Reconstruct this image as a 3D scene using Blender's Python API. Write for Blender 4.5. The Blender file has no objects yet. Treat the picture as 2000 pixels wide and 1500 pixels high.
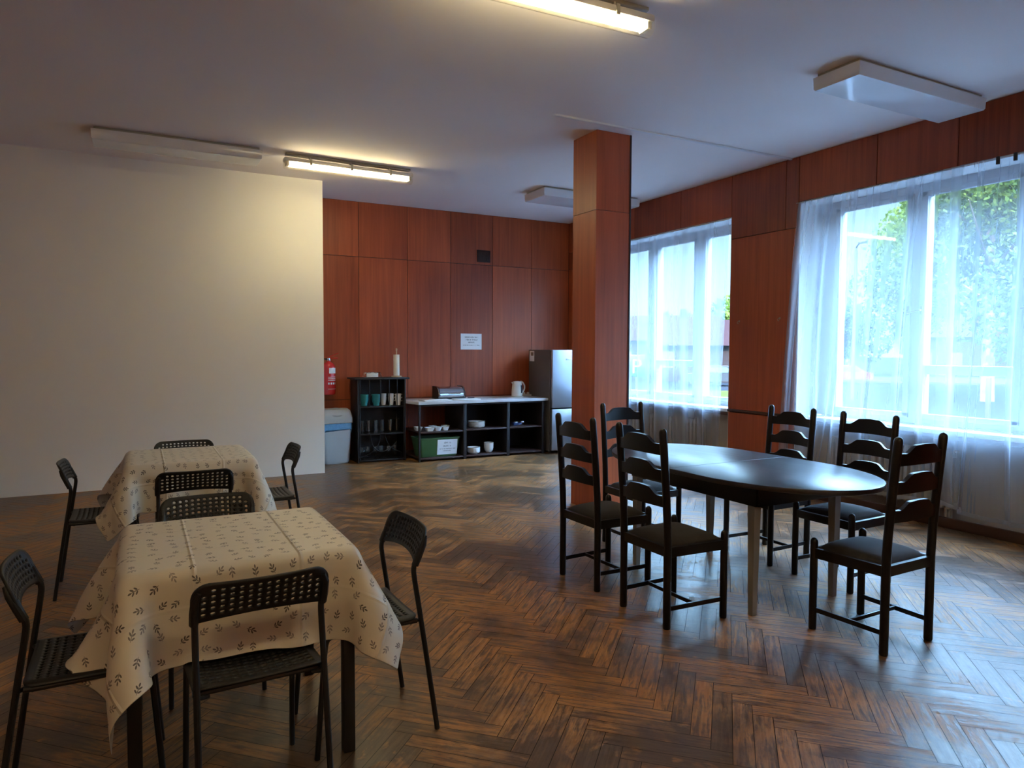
import bpy, bmesh, math, random
import numpy as np
from mathutils import Vector, Matrix
PI = math.pi
scn = bpy.context.scene
COL = scn.collection

# ------------------------------------------------------------------ camera, world, light, exposure
def cam_axes(pitch, roll, yaw):
    fw = np.array([math.sin(yaw)*math.cos(pitch), math.cos(yaw)*math.cos(pitch), math.sin(pitch)])
    r = np.array([math.cos(yaw), -math.sin(yaw), 0.0]); u = np.cross(r, fw)
    c, s = math.cos(roll), math.sin(roll)
    return c*r+s*u, -s*r+c*u, fw
R_, U_, F_ = cam_axes(-0.0473, 0.0038, 0.4888)
cam = bpy.data.objects.new('camera', bpy.data.cameras.new('camera'))
COL.objects.link(cam)
cam.data.sensor_width = 36.0
cam.data.lens = 1370.45/2000*36.0
cam.data.clip_end = 500
cam.matrix_world = Matrix(((R_[0], U_[0], -F_[0], 0.0), (R_[1], U_[1], -F_[1], 0.0), (R_[2], U_[2], -F_[2], 1.43), (0, 0, 0, 1)))
scn.camera = cam

SKY = 1.0
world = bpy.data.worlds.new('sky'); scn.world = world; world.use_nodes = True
wn = world.node_tree; wn.nodes.clear()
wo = wn.nodes.new('ShaderNodeOutputWorld'); wb = wn.nodes.new('ShaderNodeBackground')
wt = wn.nodes.new('ShaderNodeTexCoord'); ws = wn.nodes.new('ShaderNodeSeparateXYZ'); wr = wn.nodes.new('ShaderNodeValToRGB')
wn.links.new(wt.outputs['Generated'], ws.inputs[0]); wn.links.new(ws.outputs['Z'], wr.inputs[0])
wr.color_ramp.elements[0].position = 0.0; wr.color_ramp.elements[0].color = (0.50, 0.85, 1.0, 1)
wr.color_ramp.elements[1].position = 0.6; wr.color_ramp.elements[1].color = (0.34, 0.60, 1.0, 1)
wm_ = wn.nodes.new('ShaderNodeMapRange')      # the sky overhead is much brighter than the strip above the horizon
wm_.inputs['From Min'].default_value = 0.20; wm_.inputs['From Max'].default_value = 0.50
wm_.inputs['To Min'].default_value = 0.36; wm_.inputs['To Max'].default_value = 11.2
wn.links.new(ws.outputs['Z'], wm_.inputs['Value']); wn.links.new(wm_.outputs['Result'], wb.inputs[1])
wn.links.new(wr.outputs[0], wb.inputs[0])
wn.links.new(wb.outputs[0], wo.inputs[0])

sun = bpy.data.objects.new('sun', bpy.data.lights.new('sun', 'SUN'))
COL.objects.link(sun)
sun.data.energy = 4.0; sun.data.angle = math.radians(0.6); sun.data.color = (1.0, 0.95, 0.84)
sun.rotation_euler = Vector((0.62, 0.45, -0.64)).to_track_quat('-Z', 'Y').to_euler()

scn.view_settings.view_transform = 'Standard'
scn.view_settings.look = 'None'
scn.view_settings.gamma = 1.0
scn.view_settings.use_curve_mapping = False
scn.view_settings.exposure = 2.4
scn.cycles.max_bounces = 10
scn.cycles.transparent_max_bounces = 24
scn.cycles.diffuse_bounces = 6
scn.cycles.use_denoising = True
scn.cycles.sample_clamp_indirect = 6.0

TUBE_E = 8.7      # emission strength of the lit fluorescent tubes

# ------------------------------------------------------------------ room measures (metres)
XR, YB, H = 5.81, 9.10, 3.363
XL, YF = -3.2, -2.0
YI, XI = 8.195, 1.892          # light partition face
ZT, ZS = 2.915, 0.79           # window opening top, sill
W1 = (5.775, 8.33); W2 = (2.00, 4.88)
XG = 6.10                      # window frame plane

# ------------------------------------------------------------------ materials
def newmat(name):
    m = bpy.data.materials.new(name); m.use_nodes = True
    nt = m.node_tree; b = nt.nodes['Principled BSDF']
    return m, nt, b
def N(nt, t, **kw):
    n = nt.nodes.new(t)
    for k, v in kw.items(): setattr(n, k, v)
    return n
def math_(nt, op, a, b=None, clamp=False):
    n = N(nt, 'ShaderNodeMath', operation=op); n.use_clamp = clamp
    for i, v in enumerate((a, b)):
        if v is None: continue
        if isinstance(v, (int, float)): n.inputs[i].default_value = v
        else: nt.links.new(v, n.inputs[i])
    return n.outputs[0]
def mixc(nt, fac, a, b, mode='MIX'):
    n = N(nt, 'ShaderNodeMix', data_type='RGBA', blend_type=mode)
    for i, v in ((0, fac), (6, a), (7, b)):
        if isinstance(v, (int, float)): n.inputs[i].default_value = v
        elif isinstance(v, tuple): n.inputs[i].default_value = (*v[:3], 1)
        else: nt.links.new(v, n.inputs[i])
    return n.outputs[2]
def noise(nt, vec, scale, detail=4, rough=0.55, dist=0.0):
    n = N(nt, 'ShaderNodeTexNoise'); n.inputs['Scale'].default_value = scale
    n.inputs['Detail'].default_value = detail; n.inputs['Roughness'].default_value = rough
    n.inputs['Distortion'].default_value = dist
    if vec is not None: nt.links.new(vec, n.inputs['Vector'])
    return n.outputs['Fac']
def scaled(nt, vec, s):
    m = N(nt, 'ShaderNodeMapping'); m.inputs['Scale'].default_value = s
    nt.links.new(vec, m.inputs['Vector']); return m.outputs[0]
def ramp(nt, fac, p0, p1, c0=(0, 0, 0), c1=(1, 1, 1)):
    r = N(nt, 'ShaderNodeValToRGB'); e = r.color_ramp.elements
    e[0].position = p0; e[0].color = (*c0, 1); e[1].position = p1; e[1].color = (*c1, 1)
    nt.links.new(fac, r.inputs[0]); return r.outputs[0]
def bump(nt, b, h, strength, dist=0.002):
    n = N(nt, 'ShaderNodeBump'); n.inputs['Strength'].default_value = strength; n.inputs['Distance'].default_value = dist
    nt.links.new(h, n.inputs['Height']); nt.links.new(n.outputs[0], b.inputs['Normal'])
def plain(name, col, rough=0.5, metal=0.0, var=0.06, scale=8.0, bmp=0.0, spec=0.5, emis=None, coat=0.0):
    m, nt, b = newmat(name)
    tc = N(nt, 'ShaderNodeTexCoord')
    f = noise(nt, tc.outputs['Object'], scale)
    hi = tuple(min(1, c*(1+var)) for c in col); lo = tuple(c*(1-var) for c in col)
    nt.links.new(mixc(nt, f, lo, hi), b.inputs['Base Color'])
    b.inputs['Roughness'].default_value = rough; b.inputs['Metallic'].default_value = metal
    b.inputs['Specular IOR Level'].default_value = spec
    b.inputs['Coat Weight'].default_value = coat
    if bmp: bump(nt, b, noise(nt, tc.outputs['Object'], scale*12, 3), bmp)
    if emis:
        b.inputs['Emission Color'].default_value = (*emis[:3], 1); b.inputs['Emission Strength'].default_value = emis[3]
    return m
def wood_panel(name, c0, c1, rough=0.42):
    m, nt, b = newmat(name)
    tc = N(nt, 'ShaderNodeTexCoord'); at = N(nt, 'ShaderNodeAttribute', attribute_name='tone')
    off = N(nt, 'ShaderNodeVectorMath', operation='ADD')
    cmb = N(nt, 'ShaderNodeCombineXYZ'); nt.links.new(math_(nt, 'MULTIPLY', at.outputs['Fac'], 37.0), cmb.inputs[2])
    nt.links.new(tc.outputs['Object'], off.inputs[0]); nt.links.new(cmb.outputs[0], off.inputs[1])
    v = off.outputs[0]
    g = noise(nt, scaled(nt, v, (26, 26, 0.9)), 1.0, 5, 0.6, 0.4)
    g2 = noise(nt, scaled(nt, v, (90, 90, 2.0)), 1.0, 3, 0.6)
    cl = noise(nt, scaled(nt, v, (1.4, 1.4, 0.7)), 1.0, 2)
    f = math_(nt, 'ADD', math_(nt, 'MULTIPLY', g, 0.5), math_(nt, 'MULTIPLY', cl, 0.4))
    f = math_(nt, 'ADD', f, math_(nt, 'MULTIPLY', g2, 0.15))
    f = math_(nt, 'ADD', f, math_(nt, 'MULTIPLY', math_(nt, 'SUBTRACT', at.outputs['Fac'], 0.5), 0.22))
    nt.links.new(ramp(nt, f, 0.32, 0.78, c0, c1), b.inputs['Base Color'])
    nt.links.new(math_(nt, 'ADD', math_(nt, 'MULTIPLY', cl, 0.25), rough-0.12), b.inputs['Roughness'])
    b.inputs['IOR'].default_value = 1.45
    bump(nt, b, g2, 0.12, 0.001)
    return m
def floor_mat():
    m, nt, b = newmat('worn_parquet')
    uv = N(nt, 'ShaderNodeUVMap', uv_map='UVMap'); tc = N(nt, 'ShaderNodeTexCoord')
    at = N(nt, 'ShaderNodeAttribute', attribute_name='tone')
    tone = at.outputs['Fac']
    g = noise(nt, scaled(nt, uv.outputs[0], (5, 70, 1)), 1.0, 5, 0.65, 0.3)      # grain along the plank
    sc = noise(nt, scaled(nt, uv.outputs[0], (7, 34, 1)), 1.0, 8, 0.72, 1.4)      # scratches
    big = noise(nt, tc.outputs['Object'], 0.9, 4, 0.6, 0.5)                     # worn zones
    med = noise(nt, tc.outputs['Object'], 5.0, 6, 0.68, 0.6)
    fine = noise(nt, tc.outputs['Object'], 34.0, 5, 0.7)
    base = mixc(nt, ramp(nt, g, 0.3, 0.7), (0.075, 0.040, 0.020), (0.145, 0.082, 0.040))
    base = mixc(nt, math_(nt, 'MULTIPLY', tone, 0.45), base, (0.115, 0.052, 0.026))
    worn = mixc(nt, ramp(nt, g, 0.3, 0.7), (0.31, 0.125, 0.036), (0.52, 0.245, 0.080))
    med3 = noise(nt, tc.outputs['Object'], 2.6, 6, 0.62, 0.4)
    P_ = math_(nt, 'ADD', math_(nt, 'MULTIPLY', big, 0.55), math_(nt, 'MULTIPLY', med3, 0.45))
    P_ = ramp(nt, math_(nt, 'ADD', P_, math_(nt, 'MULTIPLY', math_(nt, 'SUBTRACT', tone, 0.5), 0.10)), 0.45, 0.555)
    st = noise(nt, scaled(nt, uv.outputs[0], (5, 42, 1)), 1.0, 7, 0.66, 0.7)
    S_ = ramp(nt, math_(nt, 'ADD', math_(nt, 'MULTIPLY', st, 0.8), math_(nt, 'MULTIPLY', fine, 0.2)), 0.42, 0.54)
    spots = ramp(nt, noise(nt, tc.outputs['Object'], 6.5, 5, 0.6, 0.6), 0.585, 0.66)
    wm = math_(nt, 'MULTIPLY', math_(nt, 'MAXIMUM', P_, math_(nt, 'MULTIPLY', spots, 0.7)), math_(nt, 'ADD', math_(nt, 'MULTIPLY', S_, 0.85), 0.10), True)
    nt.links.new(mixc(nt, wm, base, worn), b.inputs['Base Color'])
    r = math_(nt, 'ADD', math_(nt, 'MULTIPLY', wm, 0.22), math_(nt, 'ADD', math_(nt, 'MULTIPLY', fine, 0.20), 0.23))
    nt.links.new(r, b.inputs['Roughness']); b.inputs['IOR'].default_value = 1.38
    hgt = math_(nt, 'ADD', math_(nt, 'MULTIPLY', sc, 0.6), math_(nt, 'ADD', math_(nt, 'MULTIPLY', med, 0.9), math_(nt, 'MULTIPLY', tone, 0.0)))
    bump(nt, b, math_(nt, 'SUBTRACT', hgt, math_(nt, 'MULTIPLY', wm, 0.4)), 0.30, 0.004)
    return m
def ellipse(nt, vec, cx, cy, ang, a, bb):
    mp = N(nt, 'ShaderNodeMapping', vector_type='TEXTURE')
    mp.inputs['Location'].default_value = (cx, cy, 0); mp.inputs['Rotation'].default_value = (0, 0, ang)
    mp.inputs['Scale'].default_value = (a, bb, 1)
    nt.links.new(vec, mp.inputs['Vector'])
    l = N(nt, 'ShaderNodeVectorMath', operation='LENGTH'); nt.links.new(mp.outputs[0], l.inputs[0])
    return math_(nt, 'LESS_THAN', l.outputs['Value'], 1.0)
def cloth_mat():
    m, nt, b = newmat('sprig_oilcloth')
    uv = N(nt, 'ShaderNodeUVMap', uv_map='UVMap')
    flat = N(nt, 'ShaderNodeVectorMath', operation='MULTIPLY'); flat.inputs[1].default_value = (1, 1, 0)
    nt.links.new(uv.outputs[0], flat.inputs[0])
    vo = N(nt, 'ShaderNodeTexVoronoi', voronoi_dimensions='2D', feature='F1')
    vo.inputs['Scale'].default_value = 17.5; vo.inputs['Randomness'].default_value = 0.55
    nt.links.new(flat.outputs[0], vo.inputs['Vector'])
    d = N(nt, 'ShaderNodeVectorMath', operation='SUBTRACT')
    nt.links.new(flat.outputs[0], d.inputs[0]); nt.links.new(vo.outputs['Position'], d.inputs[1])
    sp = N(nt, 'ShaderNodeSeparateColor'); nt.links.new(vo.outputs['Color'], sp.inputs[0])
    rot = N(nt, 'ShaderNodeVectorRotate', rotation_type='Z_AXIS')
    nt.links.new(d.outputs[0], rot.inputs['Vector']); nt.links.new(math_(nt, 'MULTIPLY', sp.outputs[0], 6.283), rot.inputs['Angle'])
    v = rot.outputs[0]
    M = None
    for e in ((0, 0, 0, .0135, .0010), (.0155, 0, 0, .0056, .0024), (.0075, .0052, .70, .0058, .0024), (.0075, -.0052, -.70, .0058, .0024),
              (-.0035, .0054, .75, .0056, .0023), (-.0035, -.0054, -.75, .0056, .0023)):
        k = ellipse(nt, v, *e); M = k if M is None else math_(nt, 'MAXIMUM', M, k)
    col = mixc(nt, sp.outputs[1], (0.075, 0.058, 0.050), (0.30, 0.26, 0.235))
    nt.links.new(mixc(nt, M, (0.66, 0.60, 0.50), col), b.inputs['Base Color'])
    b.inputs['Roughness'].default_value = 0.42
    # packing creases pressed into the cloth
    s = N(nt, 'ShaderNodeSeparateXYZ'); nt.links.new(uv.outputs[0], s.inputs[0])
    H_ = None
    for ax, c in ((0, -0.16), (0, 0.17), (0, 0.50), (0, -0.49), (1, 0.155), (1, -0.155), (1, -0.47), (1, 0.47)):
        dd = math_(nt, 'ABSOLUTE', math_(nt, 'SUBTRACT', s.outputs[ax], c))
        k = math_(nt, 'SUBTRACT', 1.0, math_(nt, 'MULTIPLY', dd, 130.0), True)
        if ax == 1: k = math_(nt, 'MULTIPLY', k, 0.35)
        H_ = k if H_ is None else math_(nt, 'MAXIMUM', H_, k)
    bump(nt, b, H_, 0.7, 0.006)
    b.inputs['Subsurface Weight'].default_value = 0.0
    return m
def curtain_mat(name, opac):
    m = bpy.data.materials.new(name); m.use_nodes = True; nt = m.node_tree; nt.nodes.clear()
    o = N(nt, 'ShaderNodeOutputMaterial'); mx = N(nt, 'ShaderNodeMixShader'); m2 = N(nt, 'ShaderNodeMixShader')
    tr = N(nt, 'ShaderNodeBsdfTransparent'); tl = N(nt, 'ShaderNodeBsdfTranslucent'); df = N(nt, 'ShaderNodeBsdfDiffuse')
    tr.inputs[0].default_value = (1, 1, 1, 1)
    tl.inputs[0].default_value = (0.50, 0.54, 0.60, 1); df.inputs[0].default_value = (0.66, 0.69, 0.74, 1)
    m2.inputs[0].default_value = 0.40
    nt.links.new(tl.outputs[0], m2.inputs[1]); nt.links.new(df.outputs[0], m2.inputs[2])
    uv = N(nt, 'ShaderNodeUVMap', uv_map='UVMap')
    # weave plus grazing-angle density
    lw = N(nt, 'ShaderNodeLayerWeight'); lw.inputs[0].default_value = 0.5
    nz = noise(nt, scaled(nt, uv.outputs[0], (40, 6, 1)), 1.0, 3)
    f = math_(nt, 'ADD', math_(nt, 'MULTIPLY', math_(nt, 'POWER', lw.outputs['Facing'], 2.0), 0.75), math_(nt, 'ADD', math_(nt, 'MULTIPLY', nz, 0.10), opac-0.05), True)
    s = N(nt, 'ShaderNodeSeparateXYZ'); nt.links.new(uv.outputs[0], s.inputs[0])
    hem = math_(nt, 'LESS_THAN', s.outputs[1], 0.012)
    f = math_(nt, 'MAXIMUM', f, math_(nt, 'MULTIPLY', hem, 0.75))
    nt.links.new(f, mx.inputs[0]); nt.links.new(tr.outputs[0], mx.inputs[1]); nt.links.new(m2.outputs[0], mx.inputs[2])
    nt.links.new(mx.outputs[0], o.inputs[0]); return m
def glass_mat(name, refl=0.06, tint=(0.97, 0.99, 1.0), rough=0.02):
    m = bpy.data.materials.new(name); m.use_nodes = True; nt = m.node_tree; nt.nodes.clear()
    o = N(nt, 'ShaderNodeOutputMaterial'); mx = N(nt, 'ShaderNodeMixShader')
    tr = N(nt, 'ShaderNodeBsdfTransparent'); gl = N(nt, 'ShaderNodeBsdfGlossy'); fr = N(nt, 'ShaderNodeLayerWeight'); fr.inputs[0].default_value = 0.5
    tr.inputs[0].default_value = (*tint, 1); gl.inputs['Roughness'].default_value = rough
    nt.links.new(math_(nt, 'ADD', math_(nt, 'MULTIPLY', math_(nt, 'POWER', fr.outputs['Facing'], 5.0), 0.9), refl*.6, True), mx.inputs[0])
    nt.links.new(tr.outputs[0], mx.inputs[1]); nt.links.new(gl.outputs[0], mx.inputs[2]); nt.links.new(mx.outputs[0], o.inputs[0])
    return m
def leaf_mat(name, c0, c1):
    m, nt, b = newmat(name)
    at = N(nt, 'ShaderNodeAttribute', attribute_name='tone')
    nt.links.new(mixc(nt, at.outputs['Fac'], c0, c1), b.inputs['Base Color'])
    b.inputs['Roughness'].default_value = 0.6; b.inputs['Specular IOR Level'].default_value = 0.0
    tl = N(nt, 'ShaderNodeBsdfTranslucent'); tl.inputs[0].default_value = (c1[0], c1[1], c1[2]*0.6, 1)
    mx = N(nt, 'ShaderNodeMixShader'); mx.inputs[0].default_value = 0.35
    o = [n for n in nt.nodes if n.type == 'OUTPUT_MATERIAL'][0]
    nt.links.new(b.outputs[0], mx.inputs[1]); nt.links.new(tl.outputs[0], mx.inputs[2]); nt.links.new(mx.outputs[0], o.inputs[0])
    return m

M = {}
M['panel'] = wood_panel('mahogany_panel', (0.200, 0.038, 0.012), (0.520, 0.112, 0.034))
M['groove'] = plain('dark_groove', (0.03, 0.010, 0.007), 0.7)
M['floor'] = floor_mat()
M['subfloor'] = plain('floor_gap', (0.02, 0.012, 0.008), 0.8)
M['ceil'] = plain('ceiling_paint', (0.84, 0.77, 0.74), 0.9, var=0.03, scale=1.2, bmp=0.15)
M['plaster'] = plain('light_wall_paint', (0.88, 0.86, 0.81), 0.85, var=0.025, scale=1.5, bmp=0.12)
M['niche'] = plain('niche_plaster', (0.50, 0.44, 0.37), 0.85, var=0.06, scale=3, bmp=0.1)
M['soffit'] = plain('reveal_paint', (0.80, 0.80, 0.80), 0.8)
M['dimwall'] = plain('rear_wall_paint', (0.62, 0.38, 0.28), 0.7)
M['winframe'] = plain('white_window_frame', (0.56, 0.58, 0.62), 0.35)
M['glass'] = glass_mat('window_glass')
M['glassware'] = glass_mat('drinking_glass', 0.12, (0.93, 0.96, 0.97))
M['curtain'] = curtain_mat('sheer_curtain', 0.33)
M['blackplastic'] = plain('black_plastic', (0.009, 0.009, 0.010), 0.5, var=0.2, scale=30)
M['blackmetal'] = plain('black_metal_tube', (0.010, 0.010, 0.011), 0.35, var=0.2)
M['blacktable'] = plain('black_table_leg', (0.014, 0.013, 0.013), 0.45)
M['cloth'] = cloth_mat()
M['tabletop'] = plain('table_board', (0.20, 0.15, 0.10), 0.5)
M['stain'] = plain('black_stained_wood', (0.007, 0.006, 0.007), 0.30, var=0.3, scale=14)
M['seatdark'] = plain('dark_seat_fabric', (0.040, 0.034, 0.032), 0.95, var=0.25, scale=20, bmp=0.3)
m, nt, b = newmat('oval_top_laminate')
tc = N(nt, 'ShaderNodeTexCoord')
g = noise(nt, scaled(nt, tc.outputs['Object'], (24, 2.0, 24)), 1.0, 5, 0.6)
nt.links.new(ramp(nt, g, 0.3, 0.75, (0.008, 0.007, 0.010), (0.030, 0.022, 0.022)), b.inputs['Base Color'])
nt.links.new(math_(nt, 'ADD', math_(nt, 'MULTIPLY', g, 0.14), 0.24), b.inputs['Roughness'])
b.inputs['IOR'].default_value = 1.85
bump(nt, b, g, 0.08, 0.001)
M['ovaltop'] = m
M['greyleg'] = plain('grey_table_leg', (0.28, 0.26, 0.235), 0.5)
M['lampwhite'] = plain('lamp_housing', (0.62, 0.60, 0.56), 0.5)
M['lamprail'] = plain('lamp_metal_rail', (0.40, 0.38, 0.32), 0.5)
M['diffuser'] = plain('opal_diffuser', (0.74, 0.74, 0.74), 0.16, var=0.03, coat=0.5)
M['tube'] = plain('lit_tube', (1, 0.93, 0.70), 0.5, var=0, emis=(1.0, 0.86, 0.53, TUBE_E))
M['cover'] = glass_mat('clear_lamp_cover', 0.06, (1.0, 0.99, 0.93), 0.1)
M['conduit'] = plain('white_conduit', (0.72, 0.70, 0.70), 0.5)
M['rack'] = plain('black_rack_lacquer', (0.012, 0.011, 0.012), 0.5)
M['rackwire'] = plain('dark_wire', (0.02, 0.02, 0.022), 0.4, 0.5)
M['shelf'] = plain('dark_brown_shelf', (0.060, 0.032, 0.028), 0.45, var=0.2, scale=20)
M['shelfdark'] = plain('black_shelf_frame', (0.016, 0.013, 0.014), 0.5)
M['worktop'] = plain('pale_worktop', (0.60, 0.59, 0.60), 0.35, var=0.05, scale=15)
M['board'] = plain('white_board', (0.80, 0.79, 0.77), 0.5)
M['white'] = plain('white_ceramic', (0.80, 0.79, 0.76), 0.2, var=0.03, coat=0.4)
M['teal'] = plain('teal_ceramic', (0.030, 0.23, 0.24), 0.3, var=0.1, coat=0.3)
M['roll'] = plain('paper_roll', (0.84, 0.80, 0.70), 0.9, bmp=0.3)
M['lightwood'] = plain('light_wood', (0.62, 0.42, 0.26), 0.5, var=0.15, scale=30)
M['kettle'] = plain('cream_plastic', (0.80, 0.76, 0.68), 0.3)
M['gauge'] = plain('water_gauge', (0.06, 0.07, 0.10), 0.2)
M['chrome'] = plain('chrome', (0.62, 0.62, 0.64), 0.12, 1.0)
M['fridgeside'] = plain('grey_fridge_side', (0.115, 0.105, 0.098), 0.45)
M['fridgedoor'] = plain('silver_fridge_door', (0.46, 0.49, 0.54), 0.33, 0.75, var=0.02)
M['gasket'] = plain('dark_gasket', (0.03, 0.03, 0.035), 0.6)
M['red'] = plain('red_paint', (0.62, 0.025, 0.025), 0.25, coat=0.5)
M['paper'] = plain('white_paper', (0.80, 0.82, 0.86), 0.9, var=0.02)
M['ink'] = plain('dark_ink', (0.05, 0.05, 0.08), 0.8)
M['ventm'] = plain('dark_vent', (0.05, 0.03, 0.025), 0.6)
M['binbody'] = plain('grey_bin_plastic', (0.42, 0.46, 0.50), 0.4)
M['binlid'] = plain('grey_bin_lid', (0.38, 0.38, 0.37), 0.35)
m, nt, b = newmat('blue_liner'); M['liner'] = m
tc = N(nt, 'ShaderNodeTexCoord')
nt.links.new(mixc(nt, noise(nt, tc.outputs['Object'], 30), (0.08, 0.22, 0.42), (0.20, 0.42, 0.66)), b.inputs['Base Color'])
b.inputs['Roughness'].default_value = 0.18
bump(nt, b, noise(nt, tc.outputs['Object'], 26, 5), 0.8, 0.01)
M['greenbox'] = plain('green_box_plastic', (0.060, 0.15, 0.055), 0.45, var=0.1)
M['blue'] = plain('dark_blue_plastic', (0.02, 0.05, 0.16), 0.3)
M['brass'] = plain('brass_hook', (0.45, 0.36, 0.26), 0.35, 0.8)
M['radiator'] = plain('radiator_paint', (0.46, 0.42, 0.36), 0.4)
M['baseb'] = plain('dark_baseboard', (0.060, 0.024, 0.014), 0.5)
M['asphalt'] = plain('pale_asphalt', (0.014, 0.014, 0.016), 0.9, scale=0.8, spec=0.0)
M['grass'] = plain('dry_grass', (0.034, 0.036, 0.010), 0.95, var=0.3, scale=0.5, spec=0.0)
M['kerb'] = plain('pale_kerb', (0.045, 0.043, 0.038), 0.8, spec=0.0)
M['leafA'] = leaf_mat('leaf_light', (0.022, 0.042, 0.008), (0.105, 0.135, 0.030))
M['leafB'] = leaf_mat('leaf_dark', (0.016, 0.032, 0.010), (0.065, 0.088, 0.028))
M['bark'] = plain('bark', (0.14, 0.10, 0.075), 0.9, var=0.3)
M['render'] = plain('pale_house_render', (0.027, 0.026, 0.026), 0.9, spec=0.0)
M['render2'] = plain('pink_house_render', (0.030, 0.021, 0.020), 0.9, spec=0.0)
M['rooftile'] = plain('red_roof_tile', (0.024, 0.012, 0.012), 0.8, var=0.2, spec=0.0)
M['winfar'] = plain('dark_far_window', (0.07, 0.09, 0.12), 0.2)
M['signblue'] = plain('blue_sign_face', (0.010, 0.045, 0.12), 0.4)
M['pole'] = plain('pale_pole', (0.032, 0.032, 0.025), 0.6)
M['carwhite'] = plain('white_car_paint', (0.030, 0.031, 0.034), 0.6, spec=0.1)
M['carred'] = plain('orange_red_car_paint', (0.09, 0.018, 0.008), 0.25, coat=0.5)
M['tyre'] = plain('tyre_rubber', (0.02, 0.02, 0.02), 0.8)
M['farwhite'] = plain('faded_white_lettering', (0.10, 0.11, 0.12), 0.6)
M['post'] = plain('orange_white_post', (0.038, 0.026, 0.020), 0.6)

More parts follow.
